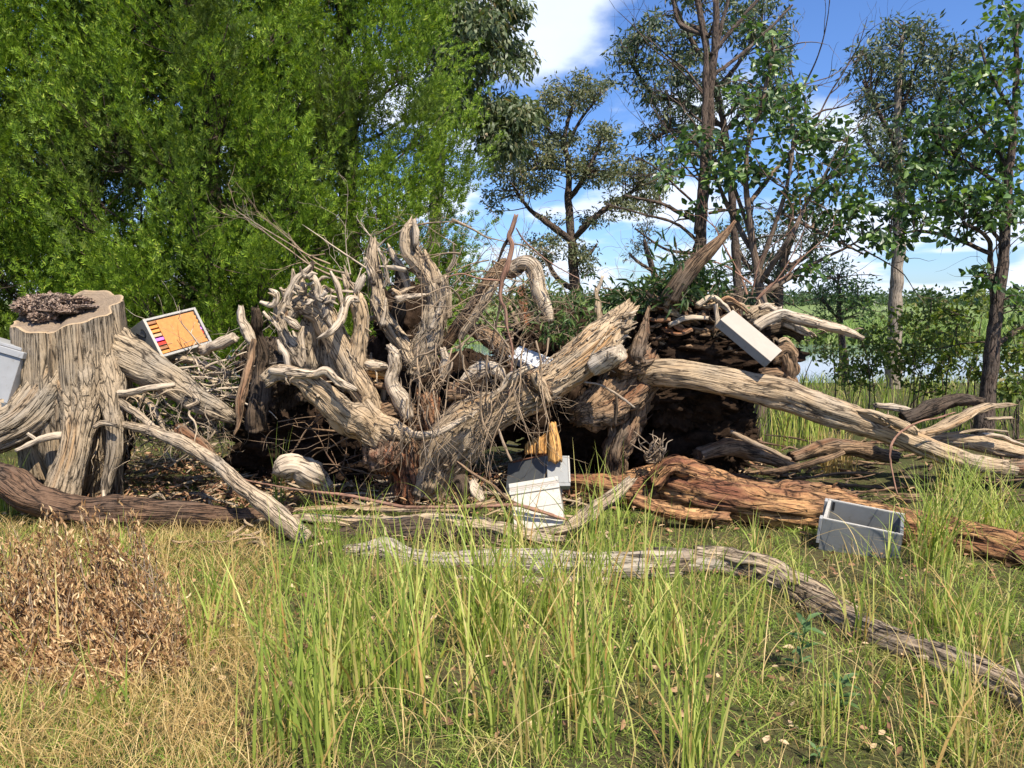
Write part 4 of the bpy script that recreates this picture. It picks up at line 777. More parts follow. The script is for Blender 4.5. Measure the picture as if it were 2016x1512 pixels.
# curled rim of fluted wood and crown base
rt(C2, [(1040, 850, 26), (1075, 900, 34), (1085, 970, 34), (1060, 1050, 34), (1080, 1110, 38), (1130, 1180, 46), (1160, 1260, 50)], 'bone', 5.85, flute=.2)
rt(C2, [(880, 950, 20), (960, 965, 30), (1040, 970, 22)], 'bone', 5.85, flute=.25)
rt(C2, [(880, 1000, 16), (950, 1015, 22), (1030, 1030, 18)], 'orange', 5.9)
rt(C2, [(930, 1080, 14), (1000, 1090, 16), (1060, 1100, 14)], 'brown', 5.9)
rt(C2, [(950, 1260, 40, 5.85), (1060, 1230, 60, 5.9), (1160, 1250, 60, 5.95), (1250, 1300, 50, 6.)], 'brown', flute=.3)
rt(C2, [(900, 1200, 44), (960, 1290, 50), (1060, 1350, 50), (1160, 1390, 40)], 'tan', 5.72, flute=.3)
# knob and stringy base
V, Fq, g = lump(C2([(1010, 1480, 10)], 5.72)[0][:3], (R_(36, 5.7), R_(30, 5.7), R_(38, 5.7)), 5, 60, 40, .4, 5.); mk('knot', V, Fq, M['fibre'], heap, g)
rt(C2, [(1120, 1400, 60), (1140, 1480, 84), (1150, 1560, 86), (1160, 1640, 80), (1160, 1740, 84)], 'fibre', 5.85, flute=.3, twist=.05)
rt(C3, [(90, 1480, 60), (60, 1560, 56), (40, 1650, 60), (20, 1740, 64)], 'fibre', 5.95, flute=.3)
rt(C3, [(60, 1340, 14, 5.6), (110, 1380, 22, 5.55), (220, 1375, 22, 5.5), (320, 1330, 20, 5.5), (430, 1270, 16, 5.5), (480, 1240, 10, 5.5)], 'bone', flute=.12)
rt(C3, [(400, 1060, 30), (470, 1010, 44), (540, 980, 40), (610, 1010, 36), (640, 1060, 26)], 'bone', 5.75, flute=.25)
rt(C3, [(560, 1160, 14), (620, 1110, 20), (670, 1050, 28), (740, 1000, 26), (800, 975, 20)], 'bone', 5.5, flute=.15)
rt(C3, [(430, 740, 30), (500, 770, 40), (580, 820, 44), (650, 900, 40), (690, 960, 26)], 'brown', 6.1, flute=.3)
rt(C3, [(280, 870, 20), (290, 950, 26), (270, 1040, 26)], 'bone', 5.9, flute=.2, jag=(.03, 0))
rt(C3, [(700, 1010, 20), (760, 1030, 44), (830, 1080, 54), (900, 1130, 34)], 'brown', 5.6, flute=.35)
rt(C3, [(820, 1030, 30), (860, 1090, 30), (900, 1170, 20)], 'tan', 5.55, flute=.35)
rt(C3, [(330, 1120, 50), (440, 1130, 50), (560, 1170, 46), (700, 1180, 40), (800, 1160, 30)], 'brown', 5.85, flute=.35)
rt(C3, [(180, 1150, 60), (200, 1250, 60), (220, 1340, 50)], 'fibre', 6.0, flute=.35)
# dark masses added inside, shade in their colour, so root gaps read deep
V, Fq, g = lump(P(620, 850, 6.95), (R_(150, 6.5), .45, R_(95, 6.5)), 31, 84, 60, .42, 8.); mk('soil_shade_mass', V, Fq, M['soil'], heap)
V, Fq, g = lump(P(760, 800, 6.85), (R_(150, 6.5), .38, R_(110, 6.5)), 33, 84, 60, .42, 8.); mk('soil_shade_mass', V, Fq, M['soil'], heap)
V, Fq, g = lump(P(930, 790, 6.9), (R_(150, 6.5), .4, R_(80, 6.5)), 35, 84, 60, .42, 8.); mk('soil_shade_mass', V, Fq, M['soil'], heap)
V, Fq, g = lump(P(800, 660, 6.95), (R_(60, 6.5), .25, R_(90, 6.5)), 36, 84, 60, .42, 8.); mk('soil_shade_mass', V, Fq, M['soil'], heap)
V, Fq, g = lump(P(560, 740, 6.8), (R_(80, 6.5), .3, R_(75, 6.5)), 37, 84, 60, .42, 8.); mk('soil_shade_mass', V, Fq, M['dark'], heap, g)
V, Fq, g = lump(P(720, 930, 6.9), (R_(200, 6.5), .35, R_(80, 6.5)), 38, 84, 60, .42, 8.); mk('soil_shade_mass', V, Fq, M['soil'], heap)
# left posts
log_thing('broken_root', C2([(160, 640, 6.0, 10), (165, 690, 6.0, 26), (195, 740, 6.0, 34), (215, 790, 6.0, 28), (235, 840, 6.0, 22)]), 'bone', 'knobbly broken root end at the left tip of the heap', 'root', jag=(.08, 0), flute=.3)
log_thing('broken_root', C2([(240, 830, 5.75, 18), (225, 920, 5.7, 24), (200, 1020, 5.6, 27), (175, 1120, 5.55, 30), (155, 1230, 5.5, 26), (150, 1300, 5.5, 16), (125, 1385, 5.45, 5)]), 'brown', 'smooth brown root hanging down at the left of the heap', 'root', flute=.08)
log_thing('broken_root', C2([(255, 640, 6.0, 18), (260, 720, 6.05, 28), (270, 790, 6.1, 26), (290, 900, 6.15, 36), (280, 1050, 6.15, 50), (260, 1200, 6.1, 60), (250, 1350, 6.1, 60)]), 'dark', 'dark curled root standing behind the left tip of the heap', 'root', jag=(.05, 0), flute=.3)
# --- big light trunk running diagonally
dg = thing('diagonal_trunk', C3([(350, 1500, 10)], 5.7)[0][:3]*np.array([1, 1, 0]), 'thick pale trunk running up to the right to a splintered end', 'trunk')
rt(C3, [(180, 1700, 150, 5.95), (250, 1560, 150, 5.9), (340, 1420, 148, 5.8), (470, 1300, 130, 5.75), (640, 1210, 104, 5.7), (820, 1120, 104, 5.7), (970, 1020, 106, 5.75), (1110, 910, 106, 5.8), (1230, 800, 98, 5.9), (1320, 710, 76, 6.), (1385, 640, 40, 6.05)], 'tan', parent=dg, name='trunk_body', wig=.1, flute=.14, jag=(0, .14), twist=.4, step=.02)
rt(C3, [(1180, 960, 60, 5.7), (1270, 920, 62, 5.62), (1330, 895, 46, 5.55)], 'bone', parent=dg, name='branch_stub', jag=(0, .02), flute=.15)
for i in range(16):
    x0 = random.uniform(1290, 1380); y0 = 640+(1385-x0)*.9+random.uniform(0, 120); rt(C3, [(x0, y0, 14), (x0+30, y0-14, 9), (x0+random.uniform(50, 80), y0-random.uniform(0, 40), 2)], random.choice(['tan', 'bone']), 5.95+random.uniform(-.1, .1), parent=dg, name='splinter', sides=8, step=.015)
# rough trunk butt hanging beneath
bt = thing('log_butt', P(1220, 930, 6.2)*np.array([1, 1, 0]), 'rough dark broken trunk end under the splintered end of the pale trunk', 'trunk')
rt(C3, [(1500, 960, 120, 6.5), (1400, 1080, 130, 6.3), (1290, 1170, 130, 6.15), (1180, 1230, 110, 6.05), (1120, 1260, 60, 6.)], 'brown', parent=bt, name='trunk_body', jag=(0, .12), flute=.3)
rt(C3, [(1420, 1180, 90, 6.3), (1380, 1300, 86, 6.25), (1330, 1400, 76, 6.2), (1300, 1500, 64, 6.2), (1310, 1650, 60, 6.25)], 'brown', parent=bt, name='trunk_body', flute=.35)
rt(C3, [(1330, 990, 50, 6.0), (1390, 960, 60, 6.05), (1470, 950, 60, 6.1)], 'brown', parent=bt, name='knot', flute=.35)
log_thing('thin_stick', C3([(1120, 1065, 5.7, 5), (1220, 1085, 5.65, 7), (1330, 1150, 5.6, 8), (1418, 1215, 5.58, 6)]), 'twig', 'thin bare stick leaning across the rough dark trunk end', 'stick', sides=10, flute=.05)
log_thing('thin_stick', C4([(95, 1090, 5.95, 7), (100, 1180, 5.9, 8), (90, 1270, 5.9, 6)]), 'dark', 'thin dark stick hanging from the rough trunk end', 'stick', sides=10, flute=.05)
log_thing('splinter_post', C3([(1190, 525, 6.3, 8), (1200, 600, 6.3, 18), (1205, 690, 6.3, 28), (1200, 760, 6.3, 24)]), 'tan', 'upright orange brown splinter behind the splintered trunk end', 'splinter', jag=(.04, 0), flute=.3)
log_thing('splinter_post', C3([(1228, 435, 6.5, 9), (1215, 480, 6.5, 12), (1190, 540, 6.5, 9)]), 'bone', 'small pale peg of wood sticking up above the orange splinter', 'splinter', jag=(.01, 0))
log_thing('splinter_post', C3([(1490, 640, 6.0, 8), (1480, 720, 6.0, 24), (1460, 810, 6.0, 48), (1440, 900, 6.0, 60), (1440, 960, 6.0, 50)]), 'brown', 'tall pointed brown splinter right of the splintered trunk end', 'splinter', jag=(.06, 0), flute=.35)
log_thing('splinter_post', C3([(740, 540, 6.8, 18), (760, 620, 6.8, 26), (770, 740, 6.8, 34), (790, 860, 6.8, 40)]), 'fibre', 'short brown broken stem standing between the arched branch and the vines', 'stem', jag=(.1, 0), flute=.35)
log_thing('splinter_post', C3([(680, 620, 6.75, 10), (710, 690, 6.75, 13), (740, 760, 6.75, 14)]), 'twig', 'thin pale broken stem left of the short brown one', 'stem', jag=(.03, 0), flute=.3)
# --- arched leaning branch
ar = thing('arched_branch', C3([(300, 860, 10)], 6.2)[0][:3], 'bent grey branch forming an arch above the heap', 'branch')
rt(C3, [(280, 860, 34, 6.2), (350, 760, 38, 6.15), (430, 660, 40, 6.1), (500, 560, 40, 6.1), (560, 460, 38, 6.1), (620, 370, 32, 6.1), (650, 350, 20, 6.1)], 'brown', parent=ar, name='stem', flute=.1)
rt(C3, [(380, 800, 20, 6.0), (450, 700, 24, 5.98), (540, 560, 24, 5.96), (600, 470, 16, 5.96)], 'silver', parent=ar, name='stem', flute=.1)
rt(C3, [(660, 410, 20, 6.15), (720, 370, 36, 6.15), (790, 360, 44, 6.1), (830, 430, 44, 6.08), (855, 540, 42, 6.05), (890, 630, 34, 6.02), (920, 700, 18, 6.0)], 'bone', parent=ar, name='stem', flute=.12, jag=(0, .04))
rt(C3, [(640, 420, 12, 6.2), (700, 430, 14, 6.2), (760, 395, 14, 6.2)], 'rust', parent=ar, name='stem')
rs = thing('rusty_stick', C3([(670, 1140, 10)], 5.5)[0][:3], 'reddish broken stick standing up with a forked top above the heap', 'stick')
rt(C3, [(712, 75, 13), (690, 150, 14), (672, 200, 15), (690, 250, 14), (668, 350, 15), (650, 410, 18), (628, 470, 13), (622, 570, 11), (652, 640, 10), (660, 740, 8), (690, 860, 7), (690, 960, 6), (668, 1140, 5)], 'rust', 5.5, parent=rs, name='stem', wig=.05, flute=.06, sides=16)
rt(C3, [(675, 200, 9), (645, 250, 10), (625, 300, 8), (605, 345, 5)], 'dark', 5.52, parent=rs, name='fork', sides=12, flute=.05)
rt(C3, [(715, 150, 4), (760, 220, 5), (860, 310, 4), (960, 380, 3.5), (1090, 450, 3)], 'rust', 5.5, parent=rs, name='fork', sides=8, flute=.03)
rt(C3, [(620, 580, 7), (600, 700, 7), (575, 800, 6), (555, 900, 4)], 'dark', 5.5, parent=rs, name='fork', sides=10, flute=.03)
rt(C3, [(620, 460, 6), (500, 450, 5), (390, 420, 4), (300, 440, 3)], 'rust', 5.5, parent=rs, name='fork', sides=8, flute=.03)
# --- soil and root plate on the right
sp_ = thing('root_plate', P(1380, 930, 6.5)*np.array([1, 1, 0]), 'dark upturned root plate full of soil behind the bent log', 'stump')
for (x_, y_, yy, rx, ry, rz, s_, mt) in [(1370, 690, 6.75, 150, .4, 62, 41, 'soil'), (1460, 690, 6.7, 70, .3, 50, 42, 'soil'), (1310, 760, 6.75, 120, .4, 70, 43, 'soil'), (1350, 860, 6.9, 110, .35, 90, 44, 'soil'), (1290, 660, 6.7, 60, .3, 50, 45, 'soil'),
                                         (1120, 690, 6.95, 110, .3, 70, 46, 'soil'), (1425, 830, 7.0, 50, .25, 60, 47, 'soil'), (1130, 840, 6.75, 100, .25, 90, 48, 'soil'), (1350, 620, 6.7, 60, .25, 24, 49, 'soil')]:
    V, Fq, g = lump(P(x_, y_, yy), (R_(rx, yy), ry, R_(rz, yy)), s_, 90, 64, .45, 10.); mk('soil_shade_mass', V, Fq, M[mt], sp_)  # soil masses with the shade of the cavities in their colour
cp = []
for o_ in list(sp_.children)+[c_ for c_ in heap.children if c_.name.startswith('soil_shade_mass')]:
    me_ = o_.data; co = np.empty(len(me_.vertices)*3, np.float32); me_.vertices.foreach_get('co', co); co = co.reshape(-1, 3)+wloc(o_.parent); co = co[rng.integers(0, len(co), 420)]; cp.append(co[co[:, 1] < co[:, 1].mean()+.05])
cp = np.vstack(cp); V, Fq = scatter(LEAF[0]*np.array([1.3, 1, 3.]), LEAF[1], cp+rng.normal(0, .01, cp.shape), basis(rng.normal(0, 1, cp.shape)), rng.uniform(.012, .05, len(cp)))
M['crumb'] = plain('dark_soil_crumbs', (.05, .031, .02), .95, .7, 25., .05, .5, dirt=(.14, .09, .055), dirtamt=.4)
mk('soil_crumbs', V, Fq, M['crumb'], sp_, smooth=False, kind='stuff')
for i in range(120):
    x0, y0 = random.uniform(1290, 1430), random.uniform(590, 660); 
    if i > 80: x0, y0 = random.uniform(1250, 1540), random.uniform(640, 740)
    a = random.uniform(-.6, .6)+random.choice([0, 3.14]); l = random.uniform(15, 60)*(1 if i < 80 else .5); yy = 6.42+random.uniform(-.1, .1)
    rt(PX, [(x0, y0, 5), (x0+l*.5*math.cos(a), y0+l*.4*math.sin(a), 4.), (x0+l*math.cos(a+.5), y0+l*.6*math.sin(a+.5)+6, 1.5)], random.choice(['brown', 'tan', 'fibre', 'brown']), yy, parent=sp_, name='root', sides=8, step=.02)
for pts, mt in [([(1375, 600, 5), (1400, 585, 5), (1425, 600, 5), (1436, 615, 3)], 'bone'), ([(1320, 640, 4), (1350, 626, 5), (1392, 626, 4)], 'bone'), ([(1310, 600, 4), (1330, 580, 10), (1350, 600, 6)], 'tan'), ([(1408, 600, 4), (1412, 625, 4), (1410, 645, 3)], 'bone'),
                ([(1520, 700, 14), (1545, 690, 18), (1552, 725, 16), (1545, 760, 10)], 'brown'), ([(1530, 706, 5), (1550, 704, 6), (1568, 708, 3)], 'rust'), ([(1500, 736, 10), (1530, 735, 12), (1556, 750, 10), (1570, 764, 6)], 'brown')]:
    rt(PX, pts, mt, 6.3, parent=sp_, flute=.3, sides=16)
log_thing('leaning_pole', C4([(775, 105, 6.2, 8), (710, 190, 6.2, 24), (630, 270, 6.2, 38), (550, 345, 6.22, 46), (480, 430, 6.25, 52), (420, 520, 6.3, 56)]), 'brown', 'smooth dark pointed trunk leaning up to the right out of the root plate', 'trunk', wig=0, flute=.05, lump=.05, sides=24)
# bone coloured branch at upper right
bb = thing('pale_branch', C4([(980, 640, 10)], 6.5)[0][:3], 'pale smooth branch pointing right above the lid at the water', 'branch')
rt(C4, [(850, 660, 30), (880, 640, 46), (930, 620, 44), (990, 610, 30)], 'silver', 6.6, parent=bb, name='stem')
rt(C4, [(910, 700, 30), (960, 670, 34), (1040, 640, 30), (1100, 655, 32), (1180, 672, 30), (1270, 695, 28), (1370, 720, 26), (1450, 745, 22), (1505, 768, 12)], 'bone', 6.4, parent=bb, name='stem', flute=.08)
rt(C4, [(925, 600, 14), (965, 590, 18), (1000, 605, 14), (1040, 600, 8)], 'bone', 6.45, parent=bb, name='knot')
rt(C4, [(960, 720, 34), (1040, 710, 38), (1100, 730, 34), (1150, 770, 20)], 'dark', 6.6, parent=bb, name='stem')
for i in range(9): rt(C4, [(1060+i*8, 690+i*3, 16), (1110+i*12, 715+i*3, 13), (1160+i*10, 760+random.uniform(-20, 10), 4)], random.choice(['bone', 'silver']), 6.5+random.uniform(-.06, .06), parent=bb, name='splinter', sides=10)
# --- bent log sweeping to the right
bl = thing('bent_log', P(1980, 930, 6.6)*np.array([1, 1, 0]), 'long smooth brown trunk bending down to the right edge', 'log')
b5 = lambda q: [((1560+p[0]/3.316)*1., (560+p[1]/3.316)*1., p[3], p[2]/3.316) for p in q]; b4 = lambda q: [(1180+p[0]/2.908, 400+p[1]/2.908, p[3], p[2]/2.908) for p in q]
part('trunk_body', PX(b4([(250, 1000, 50, 6.15), (320, 970, 70, 6.1), (450, 975, 76, 6.05), (620, 1000, 76, 6.0), (830, 1045, 82, 6.0), (1040, 1090, 88, 6.0)])+b5([(60, 760, 96, 6.0), (200, 810, 96, 6.05), (400, 880, 88, 6.1), (600, 950, 78, 6.15), (780, 1020, 72, 6.2), (950, 1090, 66, 6.25), (1150, 1160, 58, 6.3), (1330, 1190, 50, 6.35), (1430, 1200, 44, 6.4)])), 'tan', bl, wig=.08, flute=.11, lump=.06, jag=(.05, .04), step=.03)
rt(C5, [(1400, 1190, 50, 6.4), (1500, 1190, 52, 6.45), (1620, 1200, 52, 6.5)], 'brown', parent=bl, name='trunk_body', flute=.15)
rt(C5, [(300, 770, 8, 6.0), (420, 820, 12, 6.0), (540, 840, 18, 5.98), (680, 900, 30, 6.0), (800, 960, 26, 6.02)], 'tan', parent=bl, name='split_strip', flute=.2)
def plank(label, crop, pts, thick, mat_, name='split_plank', **kw):
    o = log_thing(name, crop(pts), mat_, label, 'plank', flat=thick, **kw); return o
plank('pale split slab rising to the right from the bent log', C5, [(830, 975, 6.25, 40), (930, 950, 6.28, 52), (1060, 890, 6.3, 56), (1180, 830, 6.35, 54), (1300, 800, 6.4, 42), (1415, 790, 6.45, 24)], .45, 'tan', flute=.2, jag=(.03, .1), twist=.1)
plank('dark split log end behind the pale rising slab', C5, [(720, 870, 6.5, 44), (850, 830, 6.5, 54), (980, 780, 6.5, 52), (1090, 750, 6.5, 48), (1200, 765, 6.5, 30)], .8, 'dark', flute=.25, jag=(0, .1))
plank('wide pale slab lying behind the top of the bent log', C5, [(560, 790, 6.7, 36), (640, 800, 6.7, 46), (740, 820, 6.7, 40), (830, 840, 6.7, 22)], .5, 'bone', flute=.15, sides=30)
plank('broad slab lying flat at the right edge', C5, [(880, 1010, 6.5, 50), (1020, 1010, 6.52, 66), (1180, 1030, 6.55, 80), (1350, 1070, 6.6, 84), (1620, 1120, 6.6, 80)], .6, 'tan', flute=.12, jag=(.06, 0), twist=.1)
plank('thin curved strip of wood on the broad right edge slab', C5, [(940, 980, 6.35, 12), (1080, 968, 6.35, 20), (1220, 950, 6.36, 24), (1390, 958, 6.4, 18)], .35, 'silver', flute=.12, sides=20)
plank('pale board running off the right edge above the broad slab', C5, [(1240, 980, 6.62, 30), (1380, 1000, 6.62, 36), (1480, 1040, 6.6, 30), (1620, 1080, 6.6, 26)], .35, 'bone', flute=.12, sides=24)
plank('small grey board end behind the broad slab', C5, [(1270, 880, 6.7, 20), (1350, 872, 6.7, 26), (1420, 870, 6.7, 22)], .4, 'silver', flute=.15, sides=20)
log_thing('dead_vine', C5([(1060, 835, 6.0, 5), (950, 870, 5.95, 6), (850, 890, 5.9, 6), (760, 930, 5.9, 7), (690, 980, 5.85, 7), (645, 1050, 5.8, 7), (640, 1150, 5.75, 6), (660, 1260, 5.7, 5), (685, 1370, 5.65, 5)]), 'rust', 'thin dead vine looped over the bent log', 'vine', sides=8, flute=.03, step=.03)
# --- rotten red log
rl = thing('rotten_log', G(1500, 1060), 'long rotten red brown log lying on the grass at the right', 'log')
rpts = [(1120, 948, 5.95, 14), (1170, 952, 5.9, 24), (1230, 962, 5.8, 32), (1300, 958, 5.75, 46), (1360, 965, 5.7, 52), (1440, 985, 5.6, 48), (1540, 1003, 5.5, 42), (1640, 1013, 5.4, 38), (1760, 1034, 5.2, 42), (1880, 1058, 5.0, 43), (1980, 1082, 4.85, 43), (2080, 1110, 4.7, 43)]
rpts = [(p[0], p[1], (p[2] if i < 3 else gd(p[1]+.80*p[3])), p[3]*.88) for i, p in enumerate(rpts)]
part('trunk_body', PX(rpts), 'red', rl, wig=.12, flute=.2, lump=.14, jag=(.1, 0), step=.022)
rt(PX, [(1290, 945, 16), (1320, 918, 16), (1350, 922, 17), (1400, 942, 16)], 'red', 5.7, parent=rl, name='bark_ridge', flute=.3)
rt(PX, [(1500, 975, 10), (1560, 965, 18), (1620, 972, 16), (1680, 985, 10)], 'red', 5.5, parent=rl, name='bark_ridge', flute=.3)
rt(PX, [(1250, 985, 10), (1330, 1010, 14), (1430, 1020, 12)], 'red', 5.3, parent=rl, name='bark_ridge', flute=.3)
# --- long grey foreground log
fl_ = thing('foreground_log', G(1300, 1135), 'long weathered grey log snaking across the foreground grass', 'log')
FL0 = [(690, 1085, 4.72, 16), (730, 1085, 4.72, 24), (762, 1082, 4.7, 30), (800, 1098, 4.68, 24), (860, 1104, 4.66, 21), (930, 1104, 4.64, 24), (1000, 1105, 4.6, 32), (1080, 1108, 4.58, 34), (1160, 1112, 4.56, 34), (1240, 1112, 4.54, 36), (1300, 1110, 4.52, 38), (1360, 1106, 4.5, 34), (1420, 1112, 4.46, 28),
      (1480, 1125, 4.4, 28), (1540, 1150, 4.3, 30), (1610, 1190, 4.1, 32), (1680, 1226, 3.92, 32), (1760, 1262, 3.74, 32), (1840, 1292, 3.58, 33), (1920, 1325, 3.42, 36), (2000, 1362, 3.26, 40), (2090, 1410, 3.1, 44)]
FL = [(p[0], p[1]+3, gd(p[1]+.62*p[3]), p[3]*.84) for p in FL0]
flp = []
for q in FL:
    w = P(*q[:3]); r = R_(q[3], q[2]); zg = float(gz(w[0], w[1])); flp.append([w[0], w[1], w[2], r])
i_ = [q[0] for q in FL].index(1420)
part('trunk_body', flp[:i_+1], 'fgrey', fl_, wig=.10, flute=.2, lump=.08, jag=(.08, .10), step=.022, twist=.15)
part('trunk_body', flp[i_-2:], 'fbrown', fl_, wig=.12, flute=.26, lump=.10, jag=(.12, 0), step=.022, twist=.15)
fibres(fl_, flp[i_:], 'silver', {})
rt(PX, [(1372, 1086, 10, 4.40), (1430, 1094, 16, 4.38), (1490, 1108, 18, 4.26), (1560, 1138, 18, 4.12), (1620, 1172, 16, 3.95), (1690, 1210, 12, 3.8)], 'silver', parent=fl_, name='split_edge', flute=.25, sides=24)
rt(PX, [(900, 1140, 8, 4.28), (1000, 1146, 12, 4.25), (1120, 1148, 13, 4.22), (1200, 1146, 9, 4.22)], 'silver', parent=fl_, name='split_edge', flute=.3, sides=20)
rt(PX, [(1700, 1262, 9, 3.7), (1760, 1290, 13, 3.58), (1840, 1315, 12, 3.48), (1900, 1345, 8, 3.4)], 'tan', parent=fl_, name='split_edge', flute=.3, sides=20)
# --- split planks of grey wood behind it
plank('long grey split plank curving under the white hive box', PX, [(560, 1018, 5.35, 10), (640, 1022, 5.3, 16), (740, 1026, 5.2, 20), (860, 1024, 5.1, 22), (960, 1036, 5.0, 22), (1040, 1054, 4.92, 22), (1100, 1062, 4.9, 16)], .5, 'silver', flute=.3, jag=(.08, .1), step=.02)
plank('grey split plank rising to the right beside the white hive box', PX, [(1060, 1052, 4.95, 16), (1110, 1040, 4.95, 24), (1160, 1015, 4.98, 28), (1200, 985, 5.0, 24), (1230, 955, 5.05, 12)], .5, 'silver', flute=.35, jag=(.04, .1), step=.02)
plank('grey board lying behind the long split plank', PX, [(560, 1004, 5.6, 8), (680, 1000, 5.55, 10), (800, 1003, 5.5, 11), (905, 1004, 5.4, 9)], .5, 'tan', flute=.2, sides=30, jag=(.05, .05))
plank('small broken board in front of the hollow left of the white hive box', PX, [(870, 1006, 5.35, 10), (920, 1000, 5.3, 13), (965, 990, 5.3, 9)], .6, 'tan', flute=.2, sides=24, jag=(.02, .05))
log_thing('dark_log', PX([(650, 1058, 5.0, 12), (740, 1052, 5.0, 24), (850, 1050, 4.98, 26), (950, 1062, 4.95, 20), (1020, 1075, 4.92, 10)]), 'dark', 'dark hollow side of a split log behind the foreground log', 'log', flute=.2)
log_thing('thin_stick', C6([(150, 300, 5.6, 5), (320, 360, 5.5, 6), (520, 400, 5.4, 7), (700, 430, 5.3, 8), (900, 455, 5.2, 10), (1100, 478, 5.15, 12), (1300, 520, 5.1, 12), (1500, 560, 5.05, 13), (1700, 562, 5.0, 14), (1890, 562, 5.0, 14), (2150, 552, 4.95, 14), (2320, 545, 4.95, 14), (2500, 590, 4.93, 14), (2700, 655, 4.92, 11)]), 'rust', 'long reddish stick lying across the foot of the heap', 'stick', sides=12, flute=.06, step=.02)
log_thing('thin_stick', C7([(190, 490, 5.15, 9), (330, 590, 5.1, 11), (450, 660, 5.05, 12), (560, 760, 5.0, 12), (700, 830, 4.98, 11), (850, 870, 4.96, 9), (960, 905, 4.95, 7)]), 'brown', 'dark stick slanting down in front of the white hive box', 'stick', sides=12, flute=.06)
log_thing('thin_stick', C7([(380, 660, 5.05, 8), (480, 740, 5.0, 9), (560, 840, 4.97, 11), (620, 910, 4.95, 10), (690, 975, 4.93, 7)]), 'brown', 'shorter dark stick below the one crossing the white hive box', 'stick', sides=12, flute=.06)
log_thing('thin_stick', C7([(500, 250, 5.3, 8), (530, 340, 5.28, 11), (590, 480, 5.25, 9)]), 'twig', 'pale stub of a stick hanging before the mouth of the hollow', 'stick', sides=10, flute=.06)
log_thing('broken_block', C6([(560, 300, 5.6, 30), (610, 270, 5.6, 80), (680, 250, 5.6, 100), (780, 310, 5.65, 90), (870, 370, 5.85, 70), (930, 410, 5.85, 30)]), 'bone', 'pale chunk of broken wood in the dark under the heap', 'wood block', flute=.3, lump=.3)
log_thing('broken_block', C7([(180, 640, 5.4, 30), (220, 620, 5.38, 50), (230, 700, 5.36, 50), (200, 790, 5.35, 34)]), 'dark', 'charred dark block left of the sticks by the white hive box', 'wood block', flute=.25)
log_thing('broken_block', C7([(300, 640, 5.35, 30), (330, 700, 5.33, 50), (370, 760, 5.32, 30)]), 'bone', 'pale flake of wood beside the charred block', 'wood block', flute=.2, flat=.4)
# root knot ball
tp = []
c0 = P(1292, 885, 5.75)
for i in range(26):
    a = rng.normal(0, .035, 3); p0 = c0+np.array([0, 0, -.10]); pts = [[*p0, .006]]
    for k_ in range(5): p0 = p0+np.array([rng.normal(0, .035), rng.normal(0, .03), .035+rng.normal(0, .02)]); pts.append([*p0, .006*(1-k_*.13)])
    tp.append(pts)
V, Fq, g = tubes(tp, 6, .02); tag(mk('root_knot', V, Fq, M['twig'], None, g), 'small ball of curly dead roots on the left end of the rotten red log', 'root')
# --- bark, debris & twigs on the ground around the heap
def debris(name, label, area, n, rr, ll, mat_, zoff=.02, cat='debris'):
    tp = []
    for i in range(n):
        x_, y_ = random.uniform(area[0], area[2]), random.uniform(area[1], area[3]); p0 = G(x_, y_, .02); p0[2] = float(gz(p0[0], p0[1]))+zoff+random.uniform(0, .05)
        a = random.uniform(0, 6.3); l = random.uniform(*ll); r = random.uniform(*rr); d = np.array([math.cos(a), math.sin(a)*.7, random.uniform(-.08, .25)])
        tp.append([[*p0, r*.6], [*(p0+d*l*.5+rng.normal(0, .02, 3)), r], [*(p0+d*l), r*.4]])
    V, Fq, g = tubes(tp, 6, .06); return tag(mk(name, V, Fq, M[mat_], None, g), label, cat, kind='stuff')
debris('stick_litter', 'loose grey sticks scattered on the ground under the heap', (230, 890, 1150, 1010), 240, (.004, .02), (.12, .6), 'silver')
debris('stick_litter', 'brown sticks and bark scraps in the shade under the bent log', (1400, 870, 2000, 990), 170, (.005, .02), (.15, .7), 'brown')
debris('bark_litter', 'bits of bark and twigs on the grass before the heap', (350, 1010, 1250, 1090), 90, (.004, .013), (.08, .3), 'tan')
for pts, lab in [([(1500, 930, 6.2, 5), (1560, 922, 6.1, 7), (1620, 905, 6.0, 6), (1660, 890, 6.0, 5)], 'curved grey stick lying under the bent log'), ([(1380, 892, 6.3, 14), (1440, 880, 6.4, 18), (1510, 900, 6.5, 14), (1570, 920, 6.5, 8)], 'brown rough root lying in the shade behind the rotten log'),
                 ([(1560, 900, 6.6, 10), (1640, 880, 6.7, 16), (1760, 900, 6.8, 14)], 'grey branch lying in the grass under the bent log')]:
    log_thing('fallen_branch', PX(pts), 'brown', lab, 'branch', flute=.2)
for pts, lab in [([(1440, 850, 6.1, 4), (1480, 870, 6.05, 5), (1555, 905, 6.0, 4)], 'thin stick leaning in the shade under the bent log'), ([(1610, 955, 5.6, 4), (1650, 975, 5.5, 5), (1692, 988, 5.45, 4)], 'pale stick lying on the rotten log')]:
    log_thing('thin_stick', PX(pts), 'twig', lab, 'stick', sides=8, flute=.03)
for (pn, mt_), (par, L_) in FIB.items():
    V, Fq, g = tubes(L_, 5, .03); mk('wood_fibres', V, Fq, M[mt_], par, g, kind='stuff')
